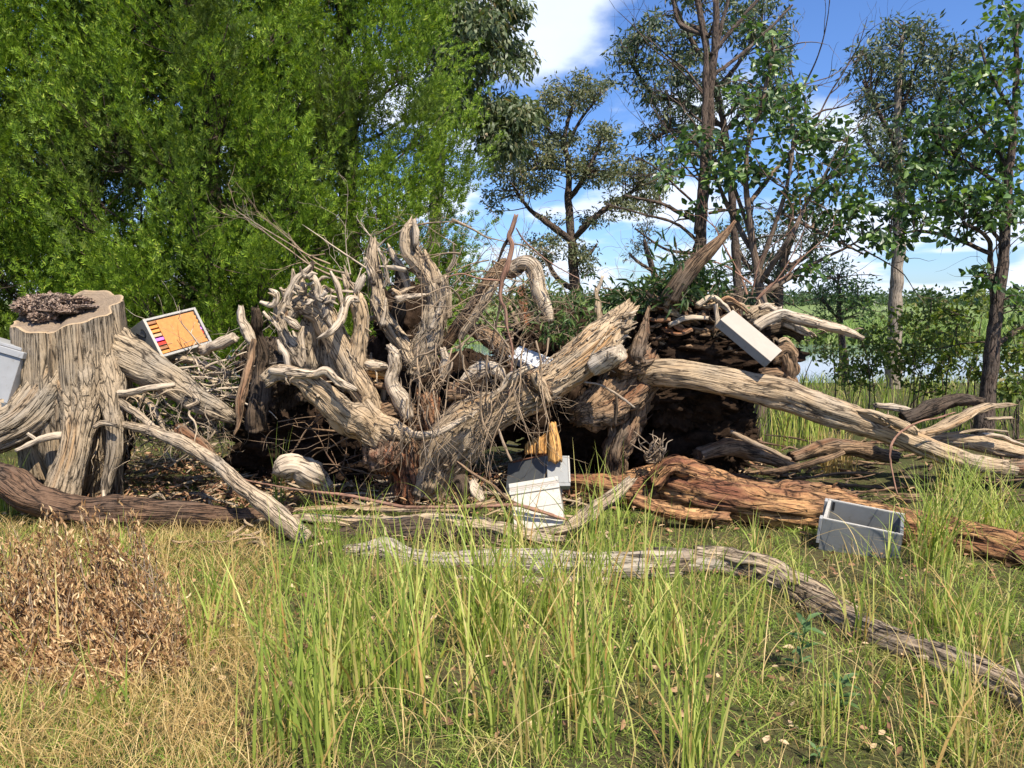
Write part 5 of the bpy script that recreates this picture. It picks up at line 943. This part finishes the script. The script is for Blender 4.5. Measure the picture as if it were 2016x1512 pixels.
# --- fine dead branches
def tangle(name, label, seeds, mat_='twig', cat='twigs', sides=4, wob=.2, nb=4, spread=.6, lev=2, **kw):
    tp = []
    for (sx, sy, ys_, ex, ey, ye, r) in seeds:
        a = P(sx, sy, ys_); b = P(ex, ey, ye); branch(a, b-a, np.linalg.norm(b-a)*1.05, R_(r, ys_), lev, tp, wob, nb, spread=spread, **kw)
    V, Fq, g = tubes(tp, sides, .05); return tag(mk(name, V, Fq, M[mat_], None, g), label, cat)
tangle('dead_branch', 'feathery bare dead branch reaching left over the pale roots', [(700, 560, 6.2, 520, 420, 6.3, 2.6), (690, 540, 6.2, 505, 480, 6.4, 2.4), (650, 520, 6.3, 440, 425, 6.3, 1.8), (640, 500, 6.2, 520, 510, 6.3, 1.4)], 'twig', 'branch', spread=.35)
tangle('dead_branch', 'straight pale twig crossing above the antler roots', [(740, 540, 6.1, 598, 448, 6.0, 2.4)], 'bone', 'branch', lev=0, wob=.03)
tangle('dead_branch', 'bare twigs sprouting between the two tall root posts', [(690, 540, 6.2, 660, 430, 6.2, 1.6), (745, 480, 6.2, 705, 425, 6.2, 2), (740, 490, 6.2, 790, 445, 6.2, 2.4), (700, 560, 6.3, 720, 470, 6.4, 1.6), (690, 590, 6.2, 640, 500, 6.3, 1.6)], 'bone', 'branch', spread=.4)
tangle('dead_branch', 'long arching bare branch running right from the tallest root', [(810, 445, 6.1, 900, 430, 6., 2.6), (890, 432, 6.0, 1010, 445, 5.8, 2.8), (780, 440, 6.1, 720, 475, 6.2, 2.2)], 'twig', 'branch', wob=.12, spread=.4)
sd2 = []
for i in range(26):
    x_ = random.uniform(860, 1040); y_ = random.uniform(560, 760); a = random.uniform(0, 6.28); l = random.uniform(80, 190)
    sd2.append((x_, y_, random.uniform(5.45, 6.0), x_+l*math.cos(a), y_+l*math.sin(a)*.8, random.uniform(5.5, 5.9), random.uniform(.9, 2.6)))
tangle('brush_tangle', 'tangled mass of thin dead twigs over the middle of the heap', sd2, 'twig', 'twigs', wob=.3, spread=.7)
sd2 = []
for i in range(46):
    x_ = random.uniform(800, 1080); y_ = random.uniform(660, 800); sd2.append((x_, y_, random.uniform(5.3, 5.55), x_+random.uniform(-50, 50), y_+random.uniform(60, 190), random.uniform(5.25, 5.5), random.uniform(.8, 2.8)))
tangle('hanging_roots', 'thin hair roots hanging down over the thick pale trunk', sd2, 'twig', 'roots', wob=.22, spread=.4, lev=1, droop=.05)
sd2 = [(random.uniform(820, 1000), random.uniform(480, 640), 5.9+random.uniform(-.2, .4), random.uniform(800, 1090), random.uniform(450, 640), 6., random.uniform(1, 2.2)) for i in range(26)]
tangle('brush_tangle', 'sparse bare twigs in front of the arched branch', sd2, 'twig', 'twigs', wob=.2, spread=.5)
sd2 = [(random.uniform(1180, 1500), random.uniform(560, 620), 6.6, random.uniform(1150, 1520), random.uniform(520, 640), 6.6, random.uniform(1, 2)) for i in range(20)]
tangle('brush_tangle', 'bare twigs on top of the root plate', sd2, 'twig', 'twigs', wob=.25, spread=.5)
sd2 = [(random.uniform(540, 900), random.uniform(820, 980), 6.0, random.uniform(520, 900), random.uniform(800, 990), 6.1, random.uniform(1, 3)) for i in range(30)]
tangle('brush_tangle', 'thin dark twigs in the hollow under the heap', sd2, 'brown', 'twigs', wob=.25, spread=.5, lev=1)
tangle('dead_branch', 'wispy bare branches above the large leaved young tree', [(1590, 270, 8.8, 1640, 40, 9, 3), (1590, 270, 8.8, 1700, 110, 9, 3), (1560, 200, 8.8, 1640, 20, 9, 2), (1600, 230, 8.8, 1690, 160, 9, 2)], 'bark', 'branch', spread=.35, up=.05)
tangle('dead_branch', 'bare grey branchlets crossing low in the young tree', [(1470, 580, 7.6, 1400, 420, 7.5, 3), (1490, 590, 7.6, 1600, 440, 7.6, 3), (1480, 560, 7.5, 1380, 480, 7.5, 2.4), (1480, 580, 7.6, 1520, 420, 7.4, 2.5), (1490, 590, 7.6, 1640, 480, 7.6, 2)], 'rust', 'branch', spread=.4)
# --- long leaved creeper and vines on the root plate
def leafy(label, areas, Y, n, ll, mat_, droop, name='creeper', cat='plant', wl=.62, up=.4):
    pos = []; d = []; tp = []
    x0 = np.mean([a[0] for a in areas]); y0 = max(a[1] for a in areas)
    root = thing(name, P(x0, y0, Y), label, cat)
    for k_ in range(n):
        a = areas[rng.integers(len(areas))]; c = P(a[0]+rng.normal(0, a[2]*.5), a[1]+rng.normal(0, a[3]*.5), Y+rng.normal(0, .18))
        ang = rng.random()*6.28; sdir = np.array([math.cos(ang), math.sin(ang)-.2, up+rng.normal(0, .3)]); sdir /= np.linalg.norm(sdir); L_ = rng.uniform(.12, .3)
        e = c+sdir*L_; tp.append([[*(c-[0, 0, .06]), .003], [*(c*.5+e*.5), .0025], [*e, .0012]])
        for t in np.linspace(.15, 1, 7):
            pos.append(c+sdir*L_*t); d.append(rng.normal(0, .75, 3)+sdir*.5+np.array([0, 0, -droop]))
    V, Fq, g = tubes(tp, 4, .08); mk('stems', V, Fq, M['twig'], root, g, kind='stuff')
    pos = np.array(pos); d = np.array(d); V, Fq = scatter(LEAF[0]*np.array([wl, 1, 1.6]), LEAF[1], pos, basis(d, rng.normal(0, .5, d.shape)+np.array([0, 0, 1])), rng.uniform(.5, 1.1, len(pos))*ll)
    mk('leaves', V, Fq, M[mat_], root, smooth=False)
leafy('dark long leaved creeper growing on top of the root plate', [(1300, 570, 50, 22), (1345, 545, 40, 26), (1250, 590, 40, 18), (1380, 575, 34, 26), (1320, 600, 60, 14)], 6.6, 170, .14, 'creep', .3, wl=.36)
leafy('creeper with drooping narrow leaves beside the arched branch', [(1110, 620, 30, 34), (1140, 660, 22, 34), (1085, 650, 20, 30), (1130, 590, 30, 14), (1060, 600, 20, 20)], 6.3, 80, .10, 'vine', .9, wl=.4)
leafy('green shrub seen through the arch of the bent branch', [(1010, 620, 34, 36), (960, 640, 30, 34), (1040, 580, 30, 24), (930, 600, 24, 30)], 7.4, 110, .08, 'bush', .3, wl=.7)

# ================================================================== HIVES
def corner_frame(A, B, Cc, dA, l1, l2, nb=1, nc=1):
    """A,B,C picture points of a rectangle's corner A and its two neighbours; solves their depths for real side lengths"""
    a = P(*A, dA)
    def solve(q, l, sgn):
        best = None
        for yy in np.linspace(dA-l, dA+l, 801):
            p = P(*q, yy); e = abs(np.linalg.norm(p-a)-l)+ (0 if sgn*(yy-dA) >= -1e-6 else 10)
            if best is None or e < best[0]: best = (e, p)
        return best[1]
    b = solve(B, l1, nb); c = solve(Cc, l2, nc); u = b-a; l1_ = np.linalg.norm(u); u /= l1_; v = c-a; l2_ = np.linalg.norm(v); v /= l2_
    # symmetric orthogonalisation
    s = u+v; s /= np.linalg.norm(s); d_ = u-v; d_ /= np.linalg.norm(d_); u = (s+d_)/math.sqrt(2); v = (s-d_)/math.sqrt(2); w = np.cross(u, v)
    return a, u, v, w, l1_, l2_
class Box:
    """local frame; add() makes one bevelled board as an own mesh"""
    def __init__(s, root, fr): s.root = root; s.o, s.u, s.v, s.w, s.l1, s.l2 = fr
    def add(s, name, lo, hi, mat_, bev=.0025, label=None, kind=None):
        bm = bmesh.new(); bmesh.ops.create_cube(bm, size=1)
        for v_ in bm.verts: v_.co = Vector([lo[i]+(v_.co[i]+.5)*(hi[i]-lo[i]) for i in range(3)])
        if bev: bmesh.ops.bevel(bm, geom=list(bm.edges), offset=bev, segments=1, affect='EDGES')
        Mx = Matrix([[s.u[i], s.v[i], s.w[i], s.o[i]-wloc(s.root)[i]] for i in range(3)]+[[0, 0, 0, 1]]); bm.transform(Mx)
        if Mx.determinant() < 0: bmesh.ops.reverse_faces(bm, faces=bm.faces)
        me = bpy.data.meshes.new(name); bm.to_mesh(me); bm.free(); me.materials.append(M[mat_]); o = bpy.data.objects.new(name, me); COL.objects.link(o); o.parent = s.root
        if label: o['label'] = label
        return o
    def pt(s, a, b, c): return s.o+s.u*a+s.v*b+s.w*c
# (1) open box with frames, number on its side. local: u along the frames, v down the face, w out of / into the box
def frame3(A, B_, C_, D_, dA, l1, l2, l3):
    a_ = P(*A, dA); X = []
    for q_, l_, sg in ((B_, l1, 1), (C_, l2, -1), (D_, l3, 1)):
        ysr = np.linspace(dA, dA+sg*l_, 600); X.append(min((P(*q_, y_) for y_ in ysr), key=lambda p_: abs(np.linalg.norm(p_-a_)-l_))-a_)
    U_, s_, Vt_ = np.linalg.svd(np.array([x/np.linalg.norm(x) for x in X])); O = U_@Vt_
    return a_, O[0], O[1], O[2], np.linalg.norm(X[0]), np.linalg.norm(X[1])
fr = frame3((281, 629), (382, 604), (320, 702), (253, 647), 6.38, .52, .345, .24)
h24 = thing('hive_box', P(330, 690, 6.7), 'tipped grey hive box with coloured frames and orange mat beside the stump', 'hive box')
B = Box(h24, fr); a, b = B.l1, B.l2; 
if B.w[1] < 0: B.o, B.u, B.v, B.w, B.l1, B.l2 = B.o, B.u, B.v, -B.w, B.l1, B.l2
D = .24; t = .022
B.add('side_panel', (0, 0, .004), (t, b, D), 'grey'); B.add('side_panel', (a-t, 0, .004), (a, b, D), 'grey'); B.add('side_panel', (t, 0, .004), (a-t, t, D), 'grey'); B.add('side_panel', (t, b-t, .004), (a-t, b, D), 'grey')
B.add('bottom_board', (t, t, D-.02), (a-t, b-t, D-.002), 'inside')
B.add('rim', (-.001, -.001, -.001), (t+.002, b+.001, .004), 'white'); B.add('rim', (a-t-.001, 0, 0), (a+.001, b+.001, .0038), 'chip'); B.add('rim', (t, 0, -.0005), (a-t, t*.9, .0036), 'chip'); B.add('rim', (t, b-t*.9, -.0005), (a-t, b+.001, .0036), 'chip')
nf = 8; cols = ['frame_b', 'frame_o', 'frame_o', 'frame_t', 'purple', 'redp', 'frame_b', 'frame_o']; st_ = (b-2*t)/nf
for k in range(nf):
    v0 = t+k*st_+st_*.16
    lab = {'purple': 'purple painted frame', 'redp': 'red painted frame', 'frame_t': 'pale bare wood frame'}.get(cols[k])
    B.add('frame', (t+.004, v0, .012), (a-t-.004, v0+st_*.68, .030), cols[k], label=lab)
    B.add('frame', (t+.02, v0+st_*.2, .031), (a-t-.02, v0+st_*.5, D-.025), 'frame_b', label='comb hanging below the frame bar')
B.add('cover_mat', (t+.085, t+.012, .003), (a-t-.022, b-t-.006, .0105), 'mat_orange', .001)
def strokes(name, B_, face, lines, mat_, r=.0035):
    tp = []
    for l in lines: tp.append([[*face(*p), r] for p in l])
    V, Fq, g = tubes(tp, 6, .006); return mk(name, V, Fq, M[mat_], B_.root, g)
f24 = lambda x_, y_: B.pt(-.0015, x_, y_)      # on the left side: x along v, y along w
sc = .0
def dig(ox, oy, s, pts): return [(ox+p[0]*s, oy+p[1]*s) for p in pts]
# digits written along the wall: reading direction = +v, digit tops toward the rim
two = [(0, .3), (.08, .08), (.3, 0), (.52, .12), (.5, .35), (.28, .6), (0, .9), (.2, .84), (.6, .95)]
four = [[(.45, 0), (.1, .55), (.62, .6)], [(.42, .3), (.44, 1.05)]]
strokes('number', B, f24, [dig(.06, .045, .13, two), dig(.17, .05, .12, four[0]), dig(.17, .05, .12, four[1])], 'black', .004)
# (2) pale grey hive at left edge, mostly out of frame
hl = thing('hive_box', P(-20, 800, 5.9), 'grey hive box with lid leaning against the stump at the left edge', 'hive box')
fr = corner_frame((41, 706), (-60, 640), (40, 806), 5.75, .46, .36, 1, -1)
B = Box(hl, fr)
if B.w[1] < 0: B.w = -B.w
B.add('box_body', (0, 0, 0), (.50, B.l2*.92, .36), 'lgrey', .003); B.add('lid', (-.02, -.05, -.018), (.52, -.002, .38), 'lgrey', .003); B.add('base_board', (-.015, B.l2*.92+.002, -.012), (.52, B.l2*.92+.05, .38), 'dgrey', .003)
B.add('cleat', (.03, -.075, .02), (.48, -.052, .34), 'lgrey', .003)
log_thing('broken_block', PX([(-30, 815, 5.8, 14), (10, 818, 5.8, 16), (38, 806, 5.85, 8)]), 'tan', 'piece of split wood under the hive box at the left edge', 'wood block', flute=.2)
# (3) tilted pale lid
ld = thing('hive_cover', P(1470, 700, 6.2), 'cream hive lid tilted down to the right on top of the root plate', 'lid')
fr = corner_frame((1418, 628), (1519, 710), (1445, 611), 5.95, .46, .27, -1, 1); B = Box(ld, fr)
if B.w[2] > 0: B.w = -B.w
B.add('lid_top', (0, 0, 0), (B.l1, B.l2, .009), 'cream', .002); B.add('rim_board', (.003, .003, .010), (B.l1-.003, .022, .075), 'grey'); B.add('rim_board', (.003, B.l2-.022, .010), (B.l1-.003, B.l2-.003, .075), 'grey')
B.add('rim_board', (.003, .023, .010), (.022, B.l2-.023, .075), 'grey'); B.add('rim_board', (B.l1-.022, .023, .010), (B.l1-.003, B.l2-.023, .075), 'grey')
# (4) bright white lid half hidden
wl_ = thing('hive_cover', P(1040, 715, 6.3), 'bright white hive lid half buried behind the thick pale trunk', 'lid')
fr = corner_frame((1001, 700), (1080, 735), (1019, 679), 6.05, .36, .22, -1, 1); B = Box(wl_, fr)
if B.w[2] > 0: B.w = -B.w
B.add('lid_top', (0, 0, 0), (B.l1, B.l2, .012), 'paper', .002); B.add('rim_board', (.003, .003, .013), (B.l1-.003, B.l2-.003, .06), 'grey')
# (5) white hive in front of the hollow
wh = thing('hive_box', G(1055, 1050), 'white painted hive with stepped roof standing tilted at the foot of the trunk', 'hive box')
fr = corner_frame((1004, 965), (1098, 944), (1008, 1046), 5.12, .32, .29, 1, -1); B = Box(wh, fr)
if B.w[1] < 0: B.w = -B.w
a, b = B.l1, B.l2; D = .42
for k in range(2): B.add('front_board', (0, .006+b*.5*k, 0), (a, b*.5*(k+1)+.004, .02), 'white')
B.add('side_panel', (0, .006, .021), (.02, b+.004, D), 'white'); B.add('side_panel', (a-.02, .006, .021), (a, b+.004, D), 'white'); B.add('back_panel', (.021, .006, D-.02), (a-.021, b+.004, D), 'white')
B.add('roof_board', (-.004, -.012, -.006), (a+.004, .005, D+.01), 'cream'); B.add('cleat', (-.004, -.045, -.007), (a+.002, -.0125, .030), 'white'); B.add('cleat', (-.02, -.060, D-.04), (a-.05, -.0125, D+.012), 'white', label='rear roof cleat')
B.add('front_trim', (-.006, .0065, -.012), (a+.004, .040, -.001), 'white')
ticks = []
for k in range(44): 
    x_ = .01+(a-.02)*k/44; 
    if rng.random() < .85: ticks.append([(x_, .010+rng.uniform(0, .003)), (x_+rng.uniform(-.001, .001), .022+rng.uniform(-.003, .004))])
strokes('staple_marks', B, lambda x_, y_: B.pt(x_, y_, -.0125), ticks, 'grey', .0011)
nl = [[(a-.012, .07+.026*k), (a-.010, .072+.026*k)] for k in range(8)]
strokes('nails', B, lambda x_, y_: B.pt(x_, y_, -.0005), nl, 'black', .0018)
# (6) grey hive behind it with old comb wood on top
gh = thing('hive_box', G(1060, 985), 'grey hive box with painted shade half hidden behind the white hive in the hollow', 'hive box')
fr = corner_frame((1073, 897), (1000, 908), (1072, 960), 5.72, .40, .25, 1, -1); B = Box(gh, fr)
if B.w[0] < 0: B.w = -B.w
B.add('box_body', (0, 0, 0), (B.l1, B.l2*1.05, .20), 'dgrey', .003); B.add('side_board', (-.008, .004, -.004), (-.001, B.l2*1.04, .204), 'grey', .001)  # body in shade gets darker grey, its lit side board a lighter one
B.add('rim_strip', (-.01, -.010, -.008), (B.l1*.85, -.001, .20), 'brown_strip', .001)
fr2 = corner_frame((1076, 898), (1117, 898), (1078, 952), 5.70, .155, .23, 1, -1); B = Box(gh, fr2)
if B.w[1] < 0: B.w = -B.w
B.add('front_board', (0, .002, -.012), (B.l1, B.l2, .05), 'grey', .003, label='end board in the lit grey tone'); B.add('side_panel', (B.l1+.001, .002, -.01), (B.l1+.014, B.l2*.98, .1), 'chip', .002); B.add('batten', (-.02, B.l2+.001, -.016), (B.l1+.01, B.l2+.028, .04), 'grey', .002)  # lit end face: sunlight put into the colour as lighter grey
sw = [[(.085, .06), (.10, .05), (.11, .065), (.095, .085), (.11, .10), (.10, .13), (.12, .145)]]
strokes('chalk_mark', B, lambda x_, y_: B.pt(x_, y_, -.0125), sw, 'white', .0015)
rt(C7, [(896, 215, 30), (900, 280, 40), (908, 360, 50), (914, 445, 56)], 'orange', 5.62, parent=dg, name='heartwood', flute=.12, lump=.04, wig=0, twist=0)
for i in range(14): x0 = 700+i*11; rt(C7, [(x0, 425, 9), (x0+2, 380-i*6, 9), (x0+4, 370-i*6-random.uniform(5, 30), 3)], 'orange', 5.85+random.uniform(-.02, .05), parent=dg, name='rotten_spike', sides=7, step=.012)
# (7) grey open super in the grass at right
gs = thing('hive_box', G(1700, 1090), 'empty grey hive box lying open on the grass before the rotten log', 'hive box')
fr = corner_frame((1620, 1020), (1776, 1062), (1622, 1060), 4.72, .455, .2, -1, 1)
gu = fr[1]; gv = np.array([0, .15, -1.]); gv -= gu*np.dot(gv, gu); gv /= np.linalg.norm(gv); gw = np.cross(gu, gv); gw = gw if gw[1] > 0 else -gw
B = Box(gs, (fr[0], gu, gv, gw, fr[4], .2)); a = B.l1; Wd = .33; Dp = .215
B.add('near_wall', (0, .003, 0), (a, Dp, .020), 'grey', .002); B.add('far_wall', (0, .003, Wd), (a, Dp, Wd+.020), 'grey', .002)
B.add('end_wall', (0, .003, .021), (.020, Dp, Wd-.001), 'chip', .002); B.add('end_wall', (a-.020, .003, .021), (a, Dp, Wd-.001), 'grey', .002)
B.add('rim_strip', (0, 0, .001), (a, .0025, .018), 'chip', .0005); B.add('rim_strip', (0, 0, Wd+.002), (a, .0025, Wd+.019), 'chip', .0005)
B.add('batten', (-.020, .002, -.004), (-.001, Dp*.8, .05), 'lgrey', .002); B.add('batten', (-.020, .002, Wd-.03), (-.001, Dp*.8, Wd+.022), 'lgrey', .002)
B.add('hinge', (.03, .01, Wd-.003), (.045, .07, Wd-.0005), 'black', .0005)

# ================================================================== GRASSES
def gpos(px, py): 
    w = np.array([G(a, b) for a, b in zip(px, py)]); w[:, 2] = gz(w[:, 0], w[:, 1]); return w
# turf
n = 230000; yy = 2.2+(rng.random(n)**.85)*6.8; xx = (rng.random(n)*2-1)*(yy*.70+.9)
keep = (fbm(np.stack([xx*1.3, yy*1.3, xx*0], -1), 3, 12) > .36) | (rng.random(n) < .3); keep &= ~((yy > 5.7) & (rng.random(n) < .85)); xx, yy = xx[keep], yy[keep]; kk = np.ones(len(xx), bool)
for L3 in (flp, PX(rpts)):
    C_ = spline(np.array(L3), .06)
    for c_ in C_: kk &= ~(np.hypot(xx-c_[0], yy-c_[1]) < c_[3]*.8)
kk &= ~((np.abs(xx-2.12) < .34) & (yy > 4.1) & (yy < 5.1) & (rng.random(len(xx)) < .8))
kk &= (fbm(np.stack([xx*5, yy*5, xx*0+3], -1), 2, 51) > .40) | (rng.random(len(xx)) < .35)
xx, yy = xx[kk], yy[kk]; n = len(xx)
fi = fbm(np.stack([xx*6, yy*6, xx*0+3], -1), 2, 52)
big = fbm(np.stack([xx*1.7, yy*1.7, xx*0+5], -1), 3, 21)
h = rng.uniform(.025, .08, n)*(.3+1.2*big)*(.35+1.5*fi); base = np.stack([xx, yy, gz(xx, yy)-.005], -1)
V, Fq = blades(base, h, rng.uniform(.003, .006, n), rng.uniform(.4, 2.2, n), rng.random(n)*6.283, 2, .3)
tag(mk('short_grass', V, Fq, M['short']), 'short matted green turf over the whole foreground', 'grass', kind='stuff')
# straw: left side + wisps everywhere
n = 15000; px_ = np.where(rng.random(n) < .75, rng.uniform(-60, 560, n), rng.uniform(0, 2016, n)); yy = 2.2+rng.random(n)*3.2; xx = (px_-1008)/F*yy*1.06
h = rng.uniform(.05, .2, n); V, Fq = blades(np.stack([xx, yy, gz(xx, yy)], -1), h, rng.uniform(.002, .004, n), rng.uniform(.2, 1.5, n), rng.random(n)*6.283, 3, .35)
tag(mk('straw_grass', V, Fq, M['straw']), 'fine dry straw coloured grass mixed through the turf', 'grass', kind='stuff')
# tall grass stuff across the foreground
n = 1500; cl = 120; cpx = rng.uniform(-60, 2080, cl); cyy = rng.uniform(2.3, 4.7, cl)
cpx[:48] = rng.uniform(520, 1380, 48); cyy[:48] = rng.uniform(2.4, 4.4, 48); cpx[48:60] = rng.uniform(1800, 2080, 12)
pw2 = rng.gamma(1.2, 1, cl); k = rng.choice(cl, n, p=pw2/pw2.sum()); yy = cyy[k]+rng.normal(0, .055, n); xx = (cpx[k]-1008)/F*cyy[k]*1.05+rng.normal(0, .05, n); 
ht = np.where(cyy[k] > 3.5, .72, 1.)*rng.uniform(.25, .8, n)*(.7+.35*(cpx[k] > 500)*(cpx[k] < 1400)); ang = rng.random(n)*6.283
V, Fq = blades(np.stack([xx, yy, gz(xx, yy)-.01], -1), ht, rng.uniform(.005, .0125, n), rng.uniform(.02, .5, n)*np.where(rng.random(n) < .16, 2.4, 1), ang, 7, .2, face=rng.normal(0, .6, n))
tag(mk('tall_grass', V, Fq, M['tallgrass']), 'tall upright green and yellow grass blades filling the foreground', 'grass', kind='stuff')
n = 420; px_ = rng.uniform(-40, 2060, n); yy = rng.uniform(2.3, 4.6, n); xx = (px_-1008)/F*yy*1.05
V, Fq = blades(np.stack([xx, yy, gz(xx, yy)-.01], -1), rng.uniform(.2, .6, n), rng.uniform(.0025, .006, n), rng.uniform(.1, 1.5, n), rng.random(n)*6.283, 8, .4)
tag(mk('dry_stalks', V, Fq, M['straw']), 'thin bent straw stalks standing among the green blades', 'grass', kind='stuff')
def clump(label, px, py, n, h0, h1, w=.009, lean=(.1, .7), spread=.07, mat_='tallgrass', group=None, droop=.35):
    c = gpos([px], [py])[0]; b_ = c+np.stack([rng.normal(0, spread, n), rng.normal(0, spread*.7, n), np.zeros(n)], -1); b_[:, 2] = gz(b_[:, 0], b_[:, 1])-.01
    V, Fq = blades(b_, rng.uniform(h0, h1, n), rng.uniform(.6, 1.1, n)*w, rng.uniform(*lean, n), rng.random(n)*6.283, 8, droop, face=rng.normal(0, .7, n))
    o = mk('grass_clump', V, Fq, M[mat_]); return tag(o, label, 'grass', group, 'stuff' if spread > .25 or n < 15 else None)
clump('tall green grass clump right beside the open grey box', 1835, 1130, 95, .45, .85, spread=.06)
clump('wide grass clump near the right edge behind the open grey box', 1925, 1085, 80, .4, .75, spread=.10)
clump('grass clump in front of the bent log at the right', 1890, 990, 60, .35, .6, spread=.08)
clump('grass clump growing at the far right edge', 1995, 1110, 60, .4, .8, spread=.1)
clump('small grass tuft in front of the open grey box', 1745, 1180, 14, .35, .6, spread=.04)
clump('few tall blades left of the open grey box', 1560, 1190, 8, .25, .45, spread=.04)
clump('tall grass clump left of the white hive', 905, 1075, 24, .35, .7, spread=.07)
clump('dense tall grass clump right of the white hive', 1185, 1120, 50, .4, .85, spread=.12, lean=(.05, .5))
clump('grass clump before the slanting branch foot', 660, 1120, 34, .3, .7, spread=.12, lean=(.05, .5))
clump('green grass clump at the left edge in front of the dark log', 5, 1010, 70, .35, .65, spread=.06, w=.007, lean=(.02, .4))
clump('tall thin blades beside the dark hollow', 545, 1010, 10, .5, .75, spread=.05, lean=(.02, .2))
clump('dry yellow grass clump in the shade under the bent log', 1640, 935, 90, .3, .55, spread=.10, mat_='straw', lean=(.05, .4))
clump('green reedy clump behind the bent log', 1560, 880, 160, .4, .8, spread=.30, w=.012, lean=(.05, .4))
clump('green grass behind the right end of the bent log', 1800, 850, 160, .3, .5, spread=.5, w=.012, lean=(.05, .5), mat_='short')
clump('spindly grass clump in the lower right', 1650, 1440, 26, .25, .55, spread=.07, lean=(.05, .6), w=.006)
clump('thin dry grass clump beside the lower right of the foreground log', 1960, 1470, 120, .2, .5, spread=.16, lean=(.3, 1.0), w=.004, mat_='straw')
# bank grass by the water
n = 16000; xx = rng.uniform(-8, 16, n); yy = rng.uniform(9, 19, n); V, Fq = blades(np.stack([xx, yy, gz(xx, yy)-.01], -1), rng.uniform(.1, .4, n), rng.uniform(.008, .018, n), rng.uniform(.1, .9, n), rng.random(n)*6.283, 2, .2)
tag(mk('bank_grass', V, Fq, M['short']), 'rough olive grass on the near bank of the water', 'grass', kind='stuff')
# dry brown leafy shrub at left
ds = thing('dry_shrub', G(160, 1380), 'dead brown shrub of dense dry curled leaves in the left foreground', 'shrub')
nst = 400; tp = []; lpos = []; ld_ = []
for i in range(nst):
    px_, py_ = rng.uniform(-40, 335), rng.uniform(1040, 1400); 
    if ((px_-150)/200)**2+((py_-1210)/200)**2 > 1.05: continue
    yy = 2.95+.75*(1400-py_)/360+rng.uniform(-.04, .04); w_ = P(px_, py_-22, yy); x_ = w_[0]; zt = max(.08, w_[2]); zb = float(gz(x_, yy)); top = np.array([x_+rng.normal(0, .05), yy+rng.normal(0, .04), min(zt, .75)*rng.uniform(.8, 1.2)]); bs = np.array([x_+rng.normal(0, .06)+.05, yy+rng.normal(0, .05), zb])
    tp.append([[*bs, .004], [*((bs+top)/2+rng.normal(0, .02, 3)), .003], [*top, .0015]])
    m = 30
    ad = (top-bs)/np.linalg.norm(top-bs)
    for t in 1.03-.85*rng.random(m)**1.3:
        p_ = bs*(1-t)+top*t+rng.normal(0, .011, 3); lpos.append(p_); ld_.append(ad*1.1+rng.normal(0, .42, 3))
lpos = np.array(lpos); ld_ = np.array(ld_)
V, Fq = scatter(LEAF[0]*np.array([.5, 1, 2.5]), LEAF[1], lpos, basis(ld_), rng.uniform(.012, .042, len(lpos))); mk('foliage', V, Fq, M['dryleaf'], ds, smooth=False)
V, Fq, g = tubes(tp, 4, .06); mk('stems', V, Fq, M['twig'], ds, g, kind='stuff')
# leaf litter
n = 2200; yy = 2.6+rng.random(n)*4.6; xx = (rng.random(n)*2-1)*(yy*.68); pz = gz(xx, yy)+rng.uniform(.012, .05, n)
V, Fq = scatter(LEAF[0], LEAF[1], np.stack([xx, yy, pz], -1), basis(rng.normal(0, 1, (n, 3))*np.array([1, 1, .3]), rng.normal(0, .4, (n, 3))+np.array([0, 0, 1])), rng.uniform(.02, .055, n))
tag(mk('leaf_litter', V, Fq, M['litter']), 'fallen brown leaves and bark flakes on the ground', 'leaves', kind='stuff')
n = 9000; px_ = rng.uniform(150, 1500, n); py_ = rng.uniform(900, 1010, n); w = gpos(px_, py_); w[:, 2] += rng.uniform(.01, .12, n)
V, Fq = scatter(LEAF[0]*np.array([.6, 1, 1]), LEAF[1], w, basis(rng.normal(0, 1, (n, 3))*np.array([1, 1, .4])), rng.uniform(.02, .08, n))
tag(mk('bark_flakes', V, Fq, M['litter']), 'carpet of dead bark flakes and leaves under the heap', 'debris', kind='stuff')
# broadleaf weeds
def weed(label, px, py, h, n, ll):
    c = gpos([px], [py])[0]; root = thing('weed_plant', c, label, 'plant'); e = c+np.array([rng.normal(0, .02), 0, h]); mkp = [[*c, .005], [*((c+e)/2), .004], [*e, .002]]
    V, Fq, g = tubes([mkp], 6, .05); mk('stem', V, Fq, M['weed'], root, g)
    t = np.repeat(np.linspace(.25, 1, n//2), 2); pos = c[None]*(1-t[:, None])+e[None]*t[:, None]; a = np.arange(n)*2.4+rng.random()*3; d = np.stack([np.cos(a), np.sin(a), .35+rng.normal(0, .2, n)], -1)
    V, Fq = scatter(LEAF[0]*np.array([.75, 1, 1.5]), LEAF[1], pos, basis(d, np.tile([0, 0, 1.], (n, 1))), rng.uniform(.7, 1.1, n)*ll); mk('leaves', V, Fq, M['weed'], root, smooth=True)
weed('broad leaved green seedling in front of the foreground log', 1570, 1330, .26, 14, .085)
weed('low broad leaved seedling in the lower right grass', 1655, 1400, .14, 14, .085)
weed('small broad leaved sprout at the bottom right', 1625, 1490, .06, 6, .05)
weed('leafy weed beside the foot of the slanting branch', 600, 1090, .20, 16, .04)
